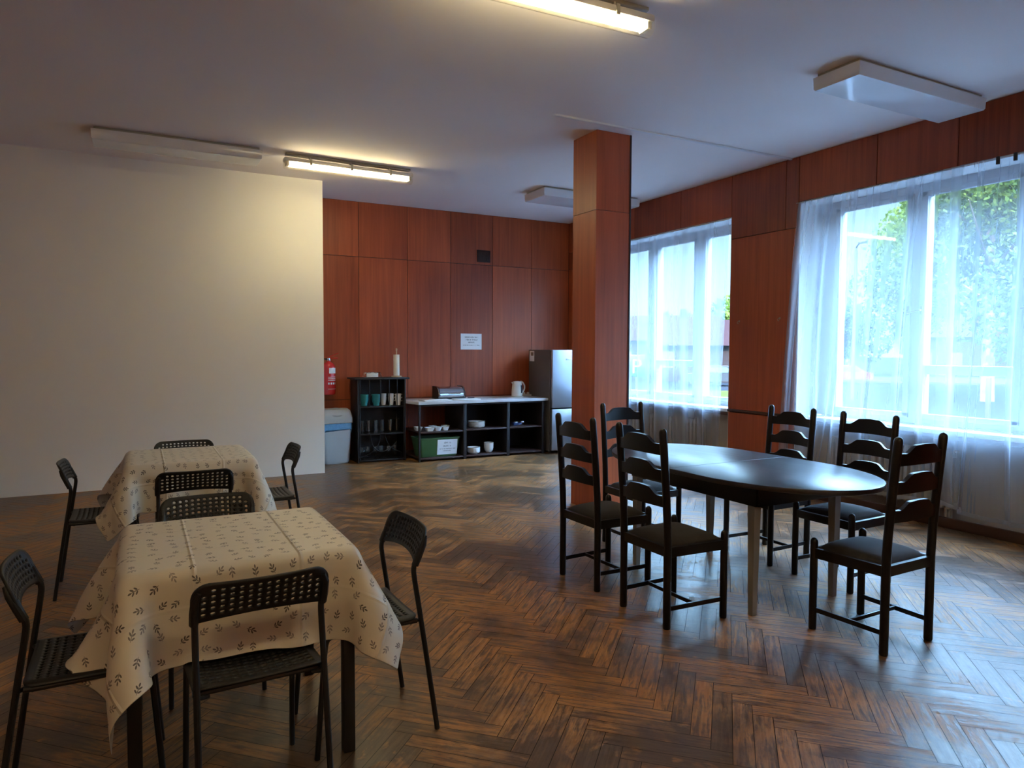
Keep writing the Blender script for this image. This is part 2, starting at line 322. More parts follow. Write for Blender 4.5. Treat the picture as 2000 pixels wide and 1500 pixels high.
# ------------------------------------------------------------------ mesh builder
class MB:
    def __init__(s): s.v = []; s.f = []; s.mi = []; s.uv = None; s.tone = None
    def add(s, vs, fs, mi=0, mat=None):
        o = len(s.v)
        if mat is not None: vs = [tuple(mat @ Vector(p)) for p in vs]
        s.v += [tuple(p) for p in vs]; s.f += [tuple(i+o for i in f) for f in fs]; s.mi += [mi]*len(fs)
        return s
    def box(s, lo, hi, bev=0.0, mi=0, mat=None):
        x0, y0, z0 = lo; x1, y1, z1 = hi
        vs = [(x0, y0, z0), (x1, y0, z0), (x1, y1, z0), (x0, y1, z0), (x0, y0, z1), (x1, y0, z1), (x1, y1, z1), (x0, y1, z1)]
        fs = [(0, 3, 2, 1), (4, 5, 6, 7), (0, 1, 5, 4), (1, 2, 6, 5), (2, 3, 7, 6), (3, 0, 4, 7)]
        if bev > 0:
            bev = min(bev, 0.45*min(x1-x0, y1-y0, z1-z0))
            bm = bmesh.new(); bv = [bm.verts.new(p) for p in vs]
            for f in fs: bm.faces.new([bv[i] for i in f])
            bmesh.ops.bevel(bm, geom=list(bm.edges), offset=bev, segments=2, affect='EDGES', profile=0.5)
            bm.verts.index_update(); vs = [tuple(v.co) for v in bm.verts]; fs = [tuple(v.index for v in f.verts) for f in bm.faces]; bm.free()
        return s.add(vs, fs, mi, mat)
    def tube(s, pts, r, n=10, mi=0, cap=True, mat=None, closed=False):
        pts = [Vector(p) for p in pts]; k = len(pts); rs = r if isinstance(r, (list, tuple)) else [r]*k
        vs = []; fs = []; prev = None
        for i, p in enumerate(pts):
            if closed: t = (pts[(i+1) % k]-pts[i-1]).normalized()
            else:
                t = Vector((0, 0, 0))
                if i > 0: t += (p-pts[i-1]).normalized()
                if i < k-1: t += (pts[i+1]-p).normalized()
                t = t.normalized() if t.length > 1e-9 else Vector((0, 0, 1))
            if prev is None: a = t.orthogonal().normalized()
            else:
                a = prev-t*prev.dot(t); a = a.normalized() if a.length > 1e-6 else t.orthogonal().normalized()
            prev = a; bb = t.cross(a)
            for j in range(n):
                q = 2*PI*j/n; vs.append(tuple(p+(a*math.cos(q)+bb*math.sin(q))*rs[i]))
        for i in range(k if closed else k-1):
            i2 = (i+1) % k
            for j in range(n): fs.append((i*n+j, i*n+(j+1) % n, i2*n+(j+1) % n, i2*n+j))
        if cap and not closed:
            fs.append(tuple(range(n-1, -1, -1))); fs.append(tuple((k-1)*n+j for j in range(n)))
        return s.add(vs, fs, mi, mat)
    def lathe(s, prof, n=24, c=(0, 0, 0), mi=0, mat=None, cap=True):
        vs = []; fs = []
        for r, z in prof:
            for j in range(n):
                q = 2*PI*j/n; vs.append((c[0]+r*math.cos(q), c[1]+r*math.sin(q), c[2]+z))
        for i in range(len(prof)-1):
            for j in range(n): fs.append((i*n+j, i*n+(j+1) % n, (i+1)*n+(j+1) % n, (i+1)*n+j))
        if cap:
            fs.append(tuple(range(n-1, -1, -1))); k = len(prof)-1; fs.append(tuple(k*n+j for j in range(n)))
        return s.add(vs, fs, mi, mat)
    def prism(s, poly, z0, z1, mi=0, mat=None, bev=0.0):
        n = len(poly)
        if bev > 0:
            cx = sum(p[0] for p in poly)/n; cy = sum(p[1] for p in poly)/n
            def ins(b):
                out = []
                for i in range(n):
                    a, p, c = Vector(poly[i-1][:2]), Vector(poly[i][:2]), Vector(poly[(i+1) % n][:2])
                    e1 = (p-a).normalized(); e2 = (c-p).normalized()
                    nn = Vector((-(e1.y+e2.y), e1.x+e2.x)); nn = nn.normalized() if nn.length > 1e-6 else Vector((0, 0))
                    out.append((p.x+nn.x*b, p.y+nn.y*b))
                return out
            rings = [(ins(bev), z0), (ins(bev*.3), z0+bev*.3), (poly, z0+bev), (poly, z1-bev), (ins(bev*.3), z1-bev*.3), (ins(bev), z1)]
        else: rings = [(poly, z0), (poly, z1)]
        vs = [(p[0], p[1], z) for q, z in rings for p in q]; fs = []
        for i in range(len(rings)-1):
            for j in range(n): fs.append((i*n+j, i*n+(j+1) % n, (i+1)*n+(j+1) % n, (i+1)*n+j))
        fs.append(tuple(range(n-1, -1, -1))); k = len(rings)-1; fs.append(tuple(k*n+j for j in range(n)))
        return s.add(vs, fs, mi, mat)
    def build(s, name, mats, parent=None, smooth=35, tone=None, label=None):
        me = bpy.data.meshes.new(name); me.from_pydata(s.v, [], s.f); me.validate(); me.update()
        if not isinstance(mats, (list, tuple)): mats = [mats]
        for x in mats: me.materials.append(M[x] if isinstance(x, str) else x)
        if len(mats) > 1:
            for p, i in zip(me.polygons, s.mi): p.material_index = i
        if tone is not None:
            a = me.attributes.new('tone', 'FLOAT', 'FACE'); a.data.foreach_set('value', tone)
        if smooth:
            me.shade_smooth(); me.set_sharp_from_angle(angle=math.radians(smooth))
        o = bpy.data.objects.new(name, me); COL.objects.link(o)
        if parent is not None: o.parent = parent
        if label: o['label'] = label
        return o
def tag(o, label=None, cat=None, group=None, kind=None):
    if label: o['label'] = label
    if cat: o['category'] = cat
    if group: o['group'] = group
    if kind: o['kind'] = kind
    return o
def thing(name, label, cat, loc=(0, 0, 0), rz=0.0, group=None):
    o = bpy.data.objects.new(name, None); COL.objects.link(o)
    o.empty_display_size = 0.1; o.location = loc; o.rotation_euler = (0, 0, rz)
    return tag(o, label, cat, group)
def struct(mb, name, mats, parent=None, **k):
    o = mb.build(name, mats, parent, **k)
    if parent is None: o['kind'] = 'structure'
    return o
def kids(o): return [c for c in COL.objects if c.parent is o]
def dup(root, loc, rz, label=None, group=None):
    r = root.copy(); COL.objects.link(r); r.location = loc; r.rotation_euler = (0, 0, rz)
    if label: r['label'] = label
    if group: r['group'] = group
    for ch in kids(root):
        c = ch.copy(); COL.objects.link(c); c.parent = r
        for g_ in kids(ch):
            d_ = g_.copy(); COL.objects.link(d_); d_.parent = c
    return r
def smooth_pts(P, it=2):
    P = [Vector(p) for p in P]
    for _ in range(it):
        Q = [P[0]]
        for a, b_ in zip(P[:-1], P[1:]): Q += [a*0.75+b_*0.25, a*0.25+b_*0.75]
        Q.append(P[-1]); P = Q
    return P
def curve_fill(splines, depth):
    """2D outline with holes -> filled, extruded mesh data (verts, faces)"""
    cu = bpy.data.curves.new('outline', 'CURVE'); cu.dimensions = '2D'; cu.fill_mode = 'BOTH'; cu.extrude = depth
    for sp in splines:
        s_ = cu.splines.new('POLY'); s_.points.add(len(sp)-1)
        for i, p in enumerate(sp): s_.points[i].co = (p[0], p[1], 0, 1)
        s_.use_cyclic_u = True
    o = bpy.data.objects.new('outline', cu); COL.objects.link(o)
    dg = bpy.context.evaluated_depsgraph_get(); me = bpy.data.meshes.new_from_object(o.evaluated_get(dg))
    vs = [tuple(v.co) for v in me.vertices]; fs = [tuple(p.vertices) for p in me.polygons]
    bpy.data.objects.remove(o); bpy.data.curves.remove(cu); bpy.data.meshes.remove(me)
    return vs, fs

# ------------------------------------------------------------------ floor
def build_floor():
    Wd, n = 0.076, 6; g_ = 0.0012
    rnd = random.Random(4); mb = MB(); tones = []; uvs = []
    c45, s45 = math.cos(PI/4), math.sin(PI/4)
    mb.box((XL-.3, YF-.3, -0.12), (XR+.55, YB+.3, -0.004), mi=1); tones += [0.5]*6; uvs += [(0, 0)]*24
    R = 130
    for j in range(-14, 15):
        for k in range(-R, R):
            for typ in (0, 1):
                if typ == 0: x0, y0, x1, y1 = k+2*n*j, k, k+2*n*j+n, k+1
                else: x0, y0, x1, y1 = k+n+2*n*j, k+1-n, k+n+1+2*n*j, k+1
                cx, cy = (x0+x1)/2*Wd, (y0+y1)/2*Wd
                wx, wy = cx*c45-cy*s45+1.2, cx*s45+cy*c45+3.5
                if not (XL-.1 < wx < XR+.2 and YF-.1 < wy < YB+.1): continue
                if wy > YI+0.5 and wx < XI-0.5: continue
                cs = [(x0*Wd+g_, y0*Wd+g_), (x1*Wd-g_, y0*Wd+g_), (x1*Wd-g_, y1*Wd-g_), (x0*Wd+g_, y1*Wd-g_)]
                vs = [(a*c45-b_*s45+1.2, a*s45+b_*c45+3.5, 0.0) for a, b_ in cs]
                o = len(mb.v); mb.v += vs; mb.f.append((o, o+1, o+2, o+3)); mb.mi.append(0)
                t = rnd.random(); tones.append(t)
                off = (rnd.uniform(0, 40), rnd.uniform(0, 40)); L, Wq = n*Wd, Wd
                q = [(0, 0), (L, 0), (L, Wq), (0, Wq)] if typ == 0 else [(0, Wq), (0, 0), (L, 0), (L, Wq)]
                uvs += [(a+off[0], b_+off[1]) for a, b_ in q]
    o = mb.build('floor', ['floor', 'subfloor'], tone=tones, smooth=0)
    uvl = o.data.uv_layers.new(name='UVMap')
    uvl.data.foreach_set('uv', [c for p in uvs for c in p])
    o['kind'] = 'structure'
build_floor()

# ------------------------------------------------------------------ walls
def panels(mb, tones, rnd, axis, plane, thick, us, zs, gap=0.006, skip=()):
    """veneer panels on a wall; axis 'y': wall normal -Y at y=plane, 'x': normal -X at x=plane"""
    for a, b_ in zip(us[:-1], us[1:]):
        for c, d_ in zip(zs[:-1], zs[1:]):
            if (a, c) in skip: continue
            if axis == 'y': lo, hi = (a+gap/2, plane, c+gap/2), (b_-gap/2, plane+thick, d_-gap/2)
            else: lo, hi = (plane, a+gap/2, c+gap/2), (plane+thick, b_-gap/2, d_-gap/2)
            mb.box(lo, hi); t = rnd.random(); tones += [t]*6
rnd = random.Random(11)
mb = MB(); tn = []
panels(mb, tn, rnd, 'y', YB, .018, [1.70, 2.562, 3.232, 3.863, 4.518, 5.162, XR], [0, 0.785, 2.650, H], 0.007)
mb.box((XL-.2, YB+.008, 0), (XR+.55, YB+.25, H), mi=1); tn += [0.3]*6
struct(mb, 'wall_back', ['panel', 'groove'], tone=tn, smooth=0)
# right wall: panelled pier, heads over the windows, panelled ends; recesses hold the windows
mb = MB(); tn = []
panels(mb, tn, rnd, 'x', XR, .018, [W2[1], W1[0]], [0.0, 0.76, 2.668], 0.007)
panels(mb, tn, rnd, 'x', XR, .018, [W2[1], 5.040, W1[0]], [2.668, H], 0.007)
panels(mb, tn, rnd, 'x', XR, .018, [YF, -1.0, 0.1, 1.2, 2.3, 3.35, 4.05, W2[1]], [ZT, H], 0.007)
panels(mb, tn, rnd, 'x', XR, .018, [W1[0], 6.6, 7.5, 8.3, YB], [ZT, H], 0.007)
panels(mb, tn, rnd, 'x', XR, .018, [YF, -1.0, 0.1, 1.1, W2[0]], [0.0, 0.76, 2.668, ZT], 0.007)
panels(mb, tn, rnd, 'x', XR, .018, [W1[1], YB], [0.0, 0.76, 2.668, ZT], 0.007)
for lo, hi in (((XR+.010, YF, 0), (XR+.5, W2[0], ZT)), ((XR+.010, W2[1], 0), (XR+.5, W1[0], ZT)), ((XR+.010, W1[1], 0), (XR+.5, YB, ZT)), ((XR+.010, YF, ZT), (XR+.5, YB, H))):
    mb.box(lo, hi, mi=1); tn += [0.3]*6
struct(mb, 'wall_right', ['panel', 'groove'], tone=tn, smooth=0)
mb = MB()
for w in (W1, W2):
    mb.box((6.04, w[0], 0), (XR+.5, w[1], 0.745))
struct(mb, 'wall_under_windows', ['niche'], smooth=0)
mb = MB()
for w in (W1, W2):
    mb.box((XR+.012, w[0]-.001, ZT-.012), (XR+.5, w[1]+.001, ZT+.004))
    mb.box((XR+.012, w[1]-.014, 0.0), (XG+.1, w[1]+.002, ZT-.012))
    mb.box((XR+.012, w[0]-.002, 0.0), (XG+.1, w[0]+.014, ZT-.012))
struct(mb, 'trim_1', ['soffit'], smooth=0)
mb = MB().box((XL-.2, YI, 0), (XI, YB+.006, H)); struct(mb, 'wall_inner', ['plaster'], smooth=0)
mb = MB().box((XL-.2, YF-.2, 0), (XL, YB, H)); struct(mb, 'wall_left', ['dimwall'], smooth=0)
mb = MB().box((XL-.2, YF-.2, 0), (XR+.55, YF, H)); struct(mb, 'wall_front', ['dimwall'], smooth=0)
mb = MB().box((XL-.3, YF-.3, H), (XR+.6, YB+.3, H+.35)); struct(mb, 'ceiling', ['ceil'], smooth=0)
# column
CX0, CX1, CY0, CY1 = 3.569, 3.940, 5.149, 5.520
mb = MB(); tn = []
for z0, z1 in ((0.0, 2.670), (2.674, H)):
    for lo, hi in (((CX0, CY0, z0), (CX1-.012, CY0+.016, z1)), ((CX0, CY0+.016, z0), (CX0+.016, CY1, z1)), ((CX1-.028, CY0+.016, z0), (CX1-.012, CY1, z1)), ((CX0+.016, CY1-.016, z0), (CX1-.03, CY1, z1))):
        mb.box(lo, hi); tn += [rnd.random()*.4+.45]*6
mb.box((CX0+.008, CY0+.008, 0), (CX1-.022, CY1-.008, H), mi=1); tn += [.3]*6
mb.box((CX1-.012, CY0-.006, 0), (CX1+.004, CY0+.012, H), mi=1); tn += [.3]*6
struct(mb, 'wall_column', ['panel', 'groove'], tone=tn, smooth=0)
# trims
mb = MB().box((XR-.016, W2[1]+.005, 0.765), (XR-.001, W1[0], 0.795), .004)
struct(mb, 'trim_2', ['baseb'])
mb = MB()
for a, b_ in ((YF, YB-.02),): mb.box((XR-.032, a, 0.001), (XR-.001, b_, 0.085), .006)
struct(mb, 'baseboard_right', ['baseb'])
mb = MB().box((XI+.02, YB-.016, 0.001), (XR-.04, YB-.001, 0.07), .004); struct(mb, 'baseboard_back', ['baseb'])

# ------------------------------------------------------------------ windows
def window(idx, w):
    root = bpy.data.objects.new('window_%d' % idx, None); COL.objects.link(root); root['kind'] = 'structure'
    root.location = (XG, (w[0]+w[1])/2, ZS); inv = Matrix.Translation(-Vector(root.location))
    zb, zt = 0.80, ZT-.012
    if idx == 1: bars = [(w[0], w[0]+.12), (6.445, 6.65), (7.33, 7.53), (8.21, w[1])]
    else: bars = [(w[0], w[0]+.13), (2.83, 3.03), (3.74, 3.93), (4.60, w[1])]
    f = MB()
    for a, b_ in bars: f.box((XG-.01, a, zb), (XG+.07, b_, zt), .006, mat=inv)
    f.box((XG-.008, w[0], zb), (XG+.068, w[1], .875), .006, mat=inv)
    f.box((XG-.008, w[0], 2.80), (XG+.068, w[1], zt), .006, mat=inv)
    for (a, b_) in zip(bars[:-1], bars[1:]):       # sashes, slightly proud
        y0, y1 = a[1]-.055, b_[0]+.055
        for lo, hi in (((XG-.028, y0, .855), (XG, y0+.052, 2.825)), ((XG-.028, y1-.052, .855), (XG, y1, 2.825)), ((XG-.028, y0, .845), (XG, y1, .892)), ((XG-.028, y0, 2.788), (XG, y1, 2.83))):
            f.box(lo, hi, .005, mat=inv)
    a, b_ = bars[1][1], bars[2][0]
    f.box((XG-.024, a-.01, 1.237), (XG+.05, b_+.01, 1.318), .006, mat=inv)
    f.build('window_frame', 'winframe', root)
    for (a, b_) in zip(bars[:-1], bars[1:]):
        MB().box((XG+.018, a[1]-.01, .87), (XG+.024, b_[0]+.01, 2.81), mat=inv).build('pane', 'glass', root, smooth=0)
    for yy in ((bars[1][0]+.03), (bars[2][0]+.03), (bars[2][1]-.03)):
        h = MB().box((XG-.04, yy-.012, 1.76), (XG-.026, yy+.012, 1.84), .004, mat=inv)
        h.tube([tuple(inv @ Vector(p)) for p in ((XG-.04, yy, 1.80), (XG-.06, yy, 1.80), (XG-.062, yy+.06, 1.785), (XG-.06, yy+.11, 1.775))], .008, 8)
        h.build('handle', 'lamprail', root)
    MB().box((XR+.035, w[0]+.003, ZS-.040), (XG+.02, w[1]-.003, ZS), .006, mat=inv).build('window_sill', 'soffit', root)
    MB().box((XR+.035, w[0]+.003, ZS-.075), (XR+.055, w[1]-.003, ZS-.0405), .003, mat=inv).build('sill_edge', 'baseb', root)
window(1, W1); window(2, W2)

# curtains: real folded sheets hung under the window head
def curtain(name, label, ytop, ybot, ztop, zbot, seed, folds, amp, x0=5.775, lean=None, group=None, bunch=()):
    r = random.Random(seed); nu, nv = 260, 46
    ph = [r.uniform(0, 6.28) for _ in range(4)]
    mb = MB(); uvs = []
    for j in range(nv+1):
        t = j/nv; z = None
        for i in range(nu+1):
            u = i/nu
            q = u
            for (c, wd, st, ln) in bunch:
                c = c+ln*t          # gather cloth towards u=c
                dq = q-c; q = c+dq*(1-st*math.exp(-(dq/wd)**2)*(0.35+0.65*t))
            yt = ytop[0]+(ytop[1]-ytop[0])*q; yb_ = ybot[0]+(ybot[1]-ybot[0])*q
            e = t**0.8
            y = yt*(1-e)+yb_*e + 0.012*math.sin(5*t+9*u+ph[3])
            a = amp*(0.35+0.65*t**.7)
            uu = u+0.012*math.sin(3.0*t+ph[1])*t
            s1 = math.sin(2*PI*folds*uu+ph[0]+0.9*math.sin(2*PI*2.3*uu+ph[1]))
            x = x0 + a*(0.75*s1*abs(s1)**0.25 + 0.35*math.sin(2*PI*folds*2.17*uu+ph[2]+1.5*t)) 
            y += (1.1+0.9*math.sin(2*PI*1.7*u+ph[2]))*a*math.cos(2*PI*folds*uu+ph[0])*(.35+.65*min(1, t*6))
            x = min(x, XR+.032) if z is None else x
            zb = zbot(u) if callable(zbot) else zbot
            mb.v.append((x, y, ztop+(zb-ztop)*t))
            uvs.append((u*2.4, 1-t))
    for j in range(nv):
        for i in range(nu):
            a = j*(nu+1)+i; mb.f.append((a, a+1, a+nu+2, a+nu+1)); mb.mi.append(0)
    root = thing(name, label, 'curtain', (x0, (ytop[0]+ytop[1])/2, ztop), 0, group)
    mb.v = [(a-x0, b_-root.location.y, c-ztop) for a, b_, c in mb.v]
    o = mb.build('curtain_sheet', 'curtain', root, smooth=80)
    uvl = o.data.uv_layers.new(name='UVMap'); li = [0.0]*(2*len(o.data.loops))
    for l in o.data.loops: li[2*l.index], li[2*l.index+1] = uvs[l.vertex_index]
    uvl.data.foreach_set('uv', li)
    k = MB().tube([(0, ytop[0]-root.location.y, -.004), (0, ytop[1]-root.location.y, -.004)], .003, 6)
    k.build('curtain_wire', 'lamprail', root)
    return root
curtain('curtain', 'long white sheer curtain over the far window, beside the wooden column', (5.80, 8.28), (5.86, 8.20), ZT-.016, .18, 3, 6, .026, 5.80,
        bunch=((.12, .10, .5, 0), (.36, .09, .45, .03), (.62, .10, .4, 0)))
curtain('curtain', 'white sheer curtain with a flared left edge over the near window', (4.872, 3.28), (5.075, 3.36), ZT-.016, lambda u: .17-.012*math.sin(4*u), 8, 6, .030, 5.765,
        bunch=((.50, .10, .75, -.22), (.08, .06, .5, 0), (.8, .08, .3, 0)))
cr3 = curtain('curtain', 'white sheer curtain at the right picture edge, its hem sloping up over a radiator', (3.42, 2.03), (3.44, 2.05), ZT-.016, lambda u: .20-.07*min(1, 3*u), 15, 4, .028, 5.735,
        bunch=((.30, .10, .75, -.12),))

for y in (.285, .165): MB().box((-.012, y-.012, -.055), (.006, y+.012, .004), .004).build('curtain_clip', 'gasket', cr3, label='dark clip on the curtain wire')

# radiators in the niches
def radiator(y0, y1, label):
    root = thing('radiator', label, 'radiator', (5.94, (y0+y1)/2, 0.0))
    n = int((y1-y0)/.062); c = root.location.y
    for i in range(n):
        y = y0+.03+i*.062-c
        m_ = MB()
        m_.box((-.065, y-.022, .13), (-.005, y+.022, .62), .018); m_.box((.005, y-.022, .13), (.065, y+.022, .62), .018)
        m_.box((-.06, y-.026, .15), (.06, y+.026, .19), .01); m_.box((-.06, y-.026, .56), (.06, y+.026, .60), .01)
        m_.build('radiator_rib', 'radiator', root)
    for y in (y0+.06-c, y1-.08-c): MB().box((-.04, y-.012, 0), (.04, y+.012, .14), .004).build('foot', 'radiator', root)
radiator(3.35, 4.55, 'ribbed beige radiator behind the sheer curtains of the near window')
radiator(6.3, 7.7, 'ribbed beige radiator behind the sheer curtain of the far window')

for (y, z, l) in ((5.633, 1.762, 'small brass hook on the pier, the one nearer the far window'), (5.084, 1.774, 'small brass hook on the pier, the one nearer the near window')):
    m_ = MB().lathe([(0, 0), (.012, .001), (.010, .004), (.004, .006)], 10, mat=Matrix.Rotation(-PI/2, 4, 'Y'))
    m_.tube(smooth_pts([(-.004, 0, 0), (-.026, 0, -.002), (-.032, 0, -.022), (-.018, 0, -.030), (-.012, 0, -.020)], 1), .003, 6)
    o = m_.build('wall_hook', 'brass'); o.location = (XR, y, z); tag(o, l, 'hook')

# ------------------------------------------------------------------ ceiling lights
def tube_lamp(loc, rz, label, L=1.33, drop=.125):
    root = thing('tube_light', label, 'ceiling light', loc, rz, 'lit fluorescent tube lights')
    m_ = MB(); m_.box((-L/2+.02, -.02, -.02), (L/2-.02, .05, 0), .004)
    m_.build('ceiling_rail', 'lamprail', root)
    z0 = -drop+.035
    MB().box((-L/2, -.052, z0), (L/2, .052, z0+.042), .012).build('housing', 'lampwhite', root)
    for x in (-L*.31, -.0, L*.31):
        c = MB().box((x-.012, -.058, z0-.012), (x+.012, .058, z0+.046), .003)
        c.box((x-.008, -.02, z0+.042), (x+.008, .02, -.018), .002); c.build('clip', 'lamprail', root)
    pr = [(-.050, z0+.003), (-.052, z0-.02), (-.045, z0-.045), (-.025, z0-.062), (.0, z0-.067), (.025, z0-.062), (.045, z0-.045), (.052, z0-.02), (.050, z0+.003)]
    m_ = MB(); vs = [(x, p[0], p[1]) for x in (-L/2+.004, L/2-.004) for p in pr]; n = len(pr)
    fs = [(i, i+1, n+i+1, n+i) for i in range(n-1)]+[tuple(range(n)), tuple(range(2*n-1, n-1, -1))]
    m_.add(vs, fs); m_.build('cover', 'cover', root, smooth=60)
    for y in (-.022, .022):
        MB().tube([(-L/2+.05, y, z0-.022), (L/2-.05, y, z0-.022)], .0145, 12).build('fluorescent_tube', 'tube', root)
    for x in (-L/2+.032, L/2-.032): MB().box((x-.014, -.042, z0-.040), (x+.014, .042, z0), .004).build('tube_holder', 'lampwhite', root)
    return root
tube_lamp((1.955, 7.22, H), 0.02, 'lit fluorescent tube light in front of the light partition')
tube_lamp((1.93, 3.25, H), -0.03, 'lit fluorescent tube light cut by the top picture edge')
tube_lamp((1.93, -0.70, H), 0.0, 'added fill tube light behind the viewer, outside the picture')  # added lamp out of view, brightens the dim left of the room
tube_lamp((-1.10, -0.70, H), 0.0, 'added fill tube light behind the viewer on the left, outside the picture')  # second added unseen lamp, more warm fill on the left
def panel_lamp(x0, x1, y0, y1, label):
    cx, cy = (x0+x1)/2, (y0+y1)/2; root = thing('ceiling_light', label, 'ceiling light', (cx, cy, H), 0, 'unlit box ceiling lights')
    a, b_ = (x1-x0)/2, (y1-y0)/2
    MB().box((-a+.02, -b_+.02, -.026), (a-.02, b_-.02, 0), .003).build('back_plate', 'lamprail', root)
    m_ = MB()
    # diffuser tray: tapered side walls and a slightly sagging lens
    n = 12; vs = []; fs = []
    ring = lambda s, z: [(-a+s, -b_+s, z), (a-s, -b_+s, z), (a-s, b_-s, z), (-a+s, b_-s, z)]
    vs = ring(0, -.024)+ring(.003, -.100)+ring(.010, -.112)
    for i in range(2):
        for j in range(4): fs.append((i*4+j, (i+1)*4+j, (i+1)*4+(j+1) % 4, i*4+(j+1) % 4))
    fs.append((0, 1, 2, 3))
    m_.add(vs, fs)
    o = len(m_.v); nx, ny = 36, 10
    for j in range(ny+1):
        for i in range(nx+1):
            u, v = i/nx, j/ny
            sag = .006*math.sin(PI*u)*math.sin(PI*v)+.0016*math.sin(14*u+3*v)*math.sin(PI*u)*math.sin(PI*v)
            m_.v.append((-a+.010+(2*a-.02)*u, -b_+.010+(2*b_-.02)*v, -.112-sag))
    for j in range(ny):
        for i in range(nx):
            k = o+j*(nx+1)+i; m_.f.append((k, k+nx+1, k+nx+2, k+1)); m_.mi.append(0)
    m_.build('diffuser', 'diffuser', root, smooth=50)
    return root
panel_lamp(4.20, 5.66, 3.07, 3.43, 'unlit white box light on the ceiling beside the near window')
panel_lamp(4.22, 5.62, 7.15, 7.62, 'unlit white box light on the ceiling behind the wooden column')
panel_lamp(-.33, 1.08, 7.14, 7.45, 'unlit box light on the ceiling over the light partition')
m_ = MB().box((3.03, -.014, -.018), (XR-.001, .014, 0), .004)
o = m_.build('cable_conduit', 'conduit'); o.location = (0, 4.98, H); tag(o, 'thin white cable conduit across the ceiling in front of the column', 'conduit')

# ------------------------------------------------------------------ perforated chair (faces +y)
def rrect(x0, y0, x1, y1, rtl, rtr, rbr, rbl, arch=0.0, seg=8, sub=14):
    """counter-clockwise outline, bottom edge arched up by arch"""
    P = []
    def arc(cx, cy, r, a0):
        for i in range(seg+1):
            q = a0+PI/2*i/seg; P.append((cx+r*math.cos(q), cy+r*math.sin(q)))
    for i in range(1, sub):
        u = i/sub; P.append((x0+rbl+(x1-rbr-x0-rbl)*u, y0+arch*math.sin(PI*u)**.7))
    arc(x1-rbr, y0+rbr, rbr, -PI/2); arc(x1-rtr, y1-rtr, rtr, 0)
    for i in range(1, sub):
        u = i/sub; P.append((x1-rtr+(x0+rtl-x1+rtr)*u, y1))
    arc(x0+rtl, y1-rtl, rtl, PI/2); arc(x0+rbl, y0+rbl, rbl, PI)
    return P
def hole(cx, cy, rx, ry, n=10, ang=0):
    out = []
    for i in range(n):
        q = -2*PI*i/n; x, y = rx*math.cos(q), ry*math.sin(q)
        out.append((cx+x*math.cos(ang)-y*math.sin(ang), cy+x*math.sin(ang)+y*math.cos(ang)))
    return out
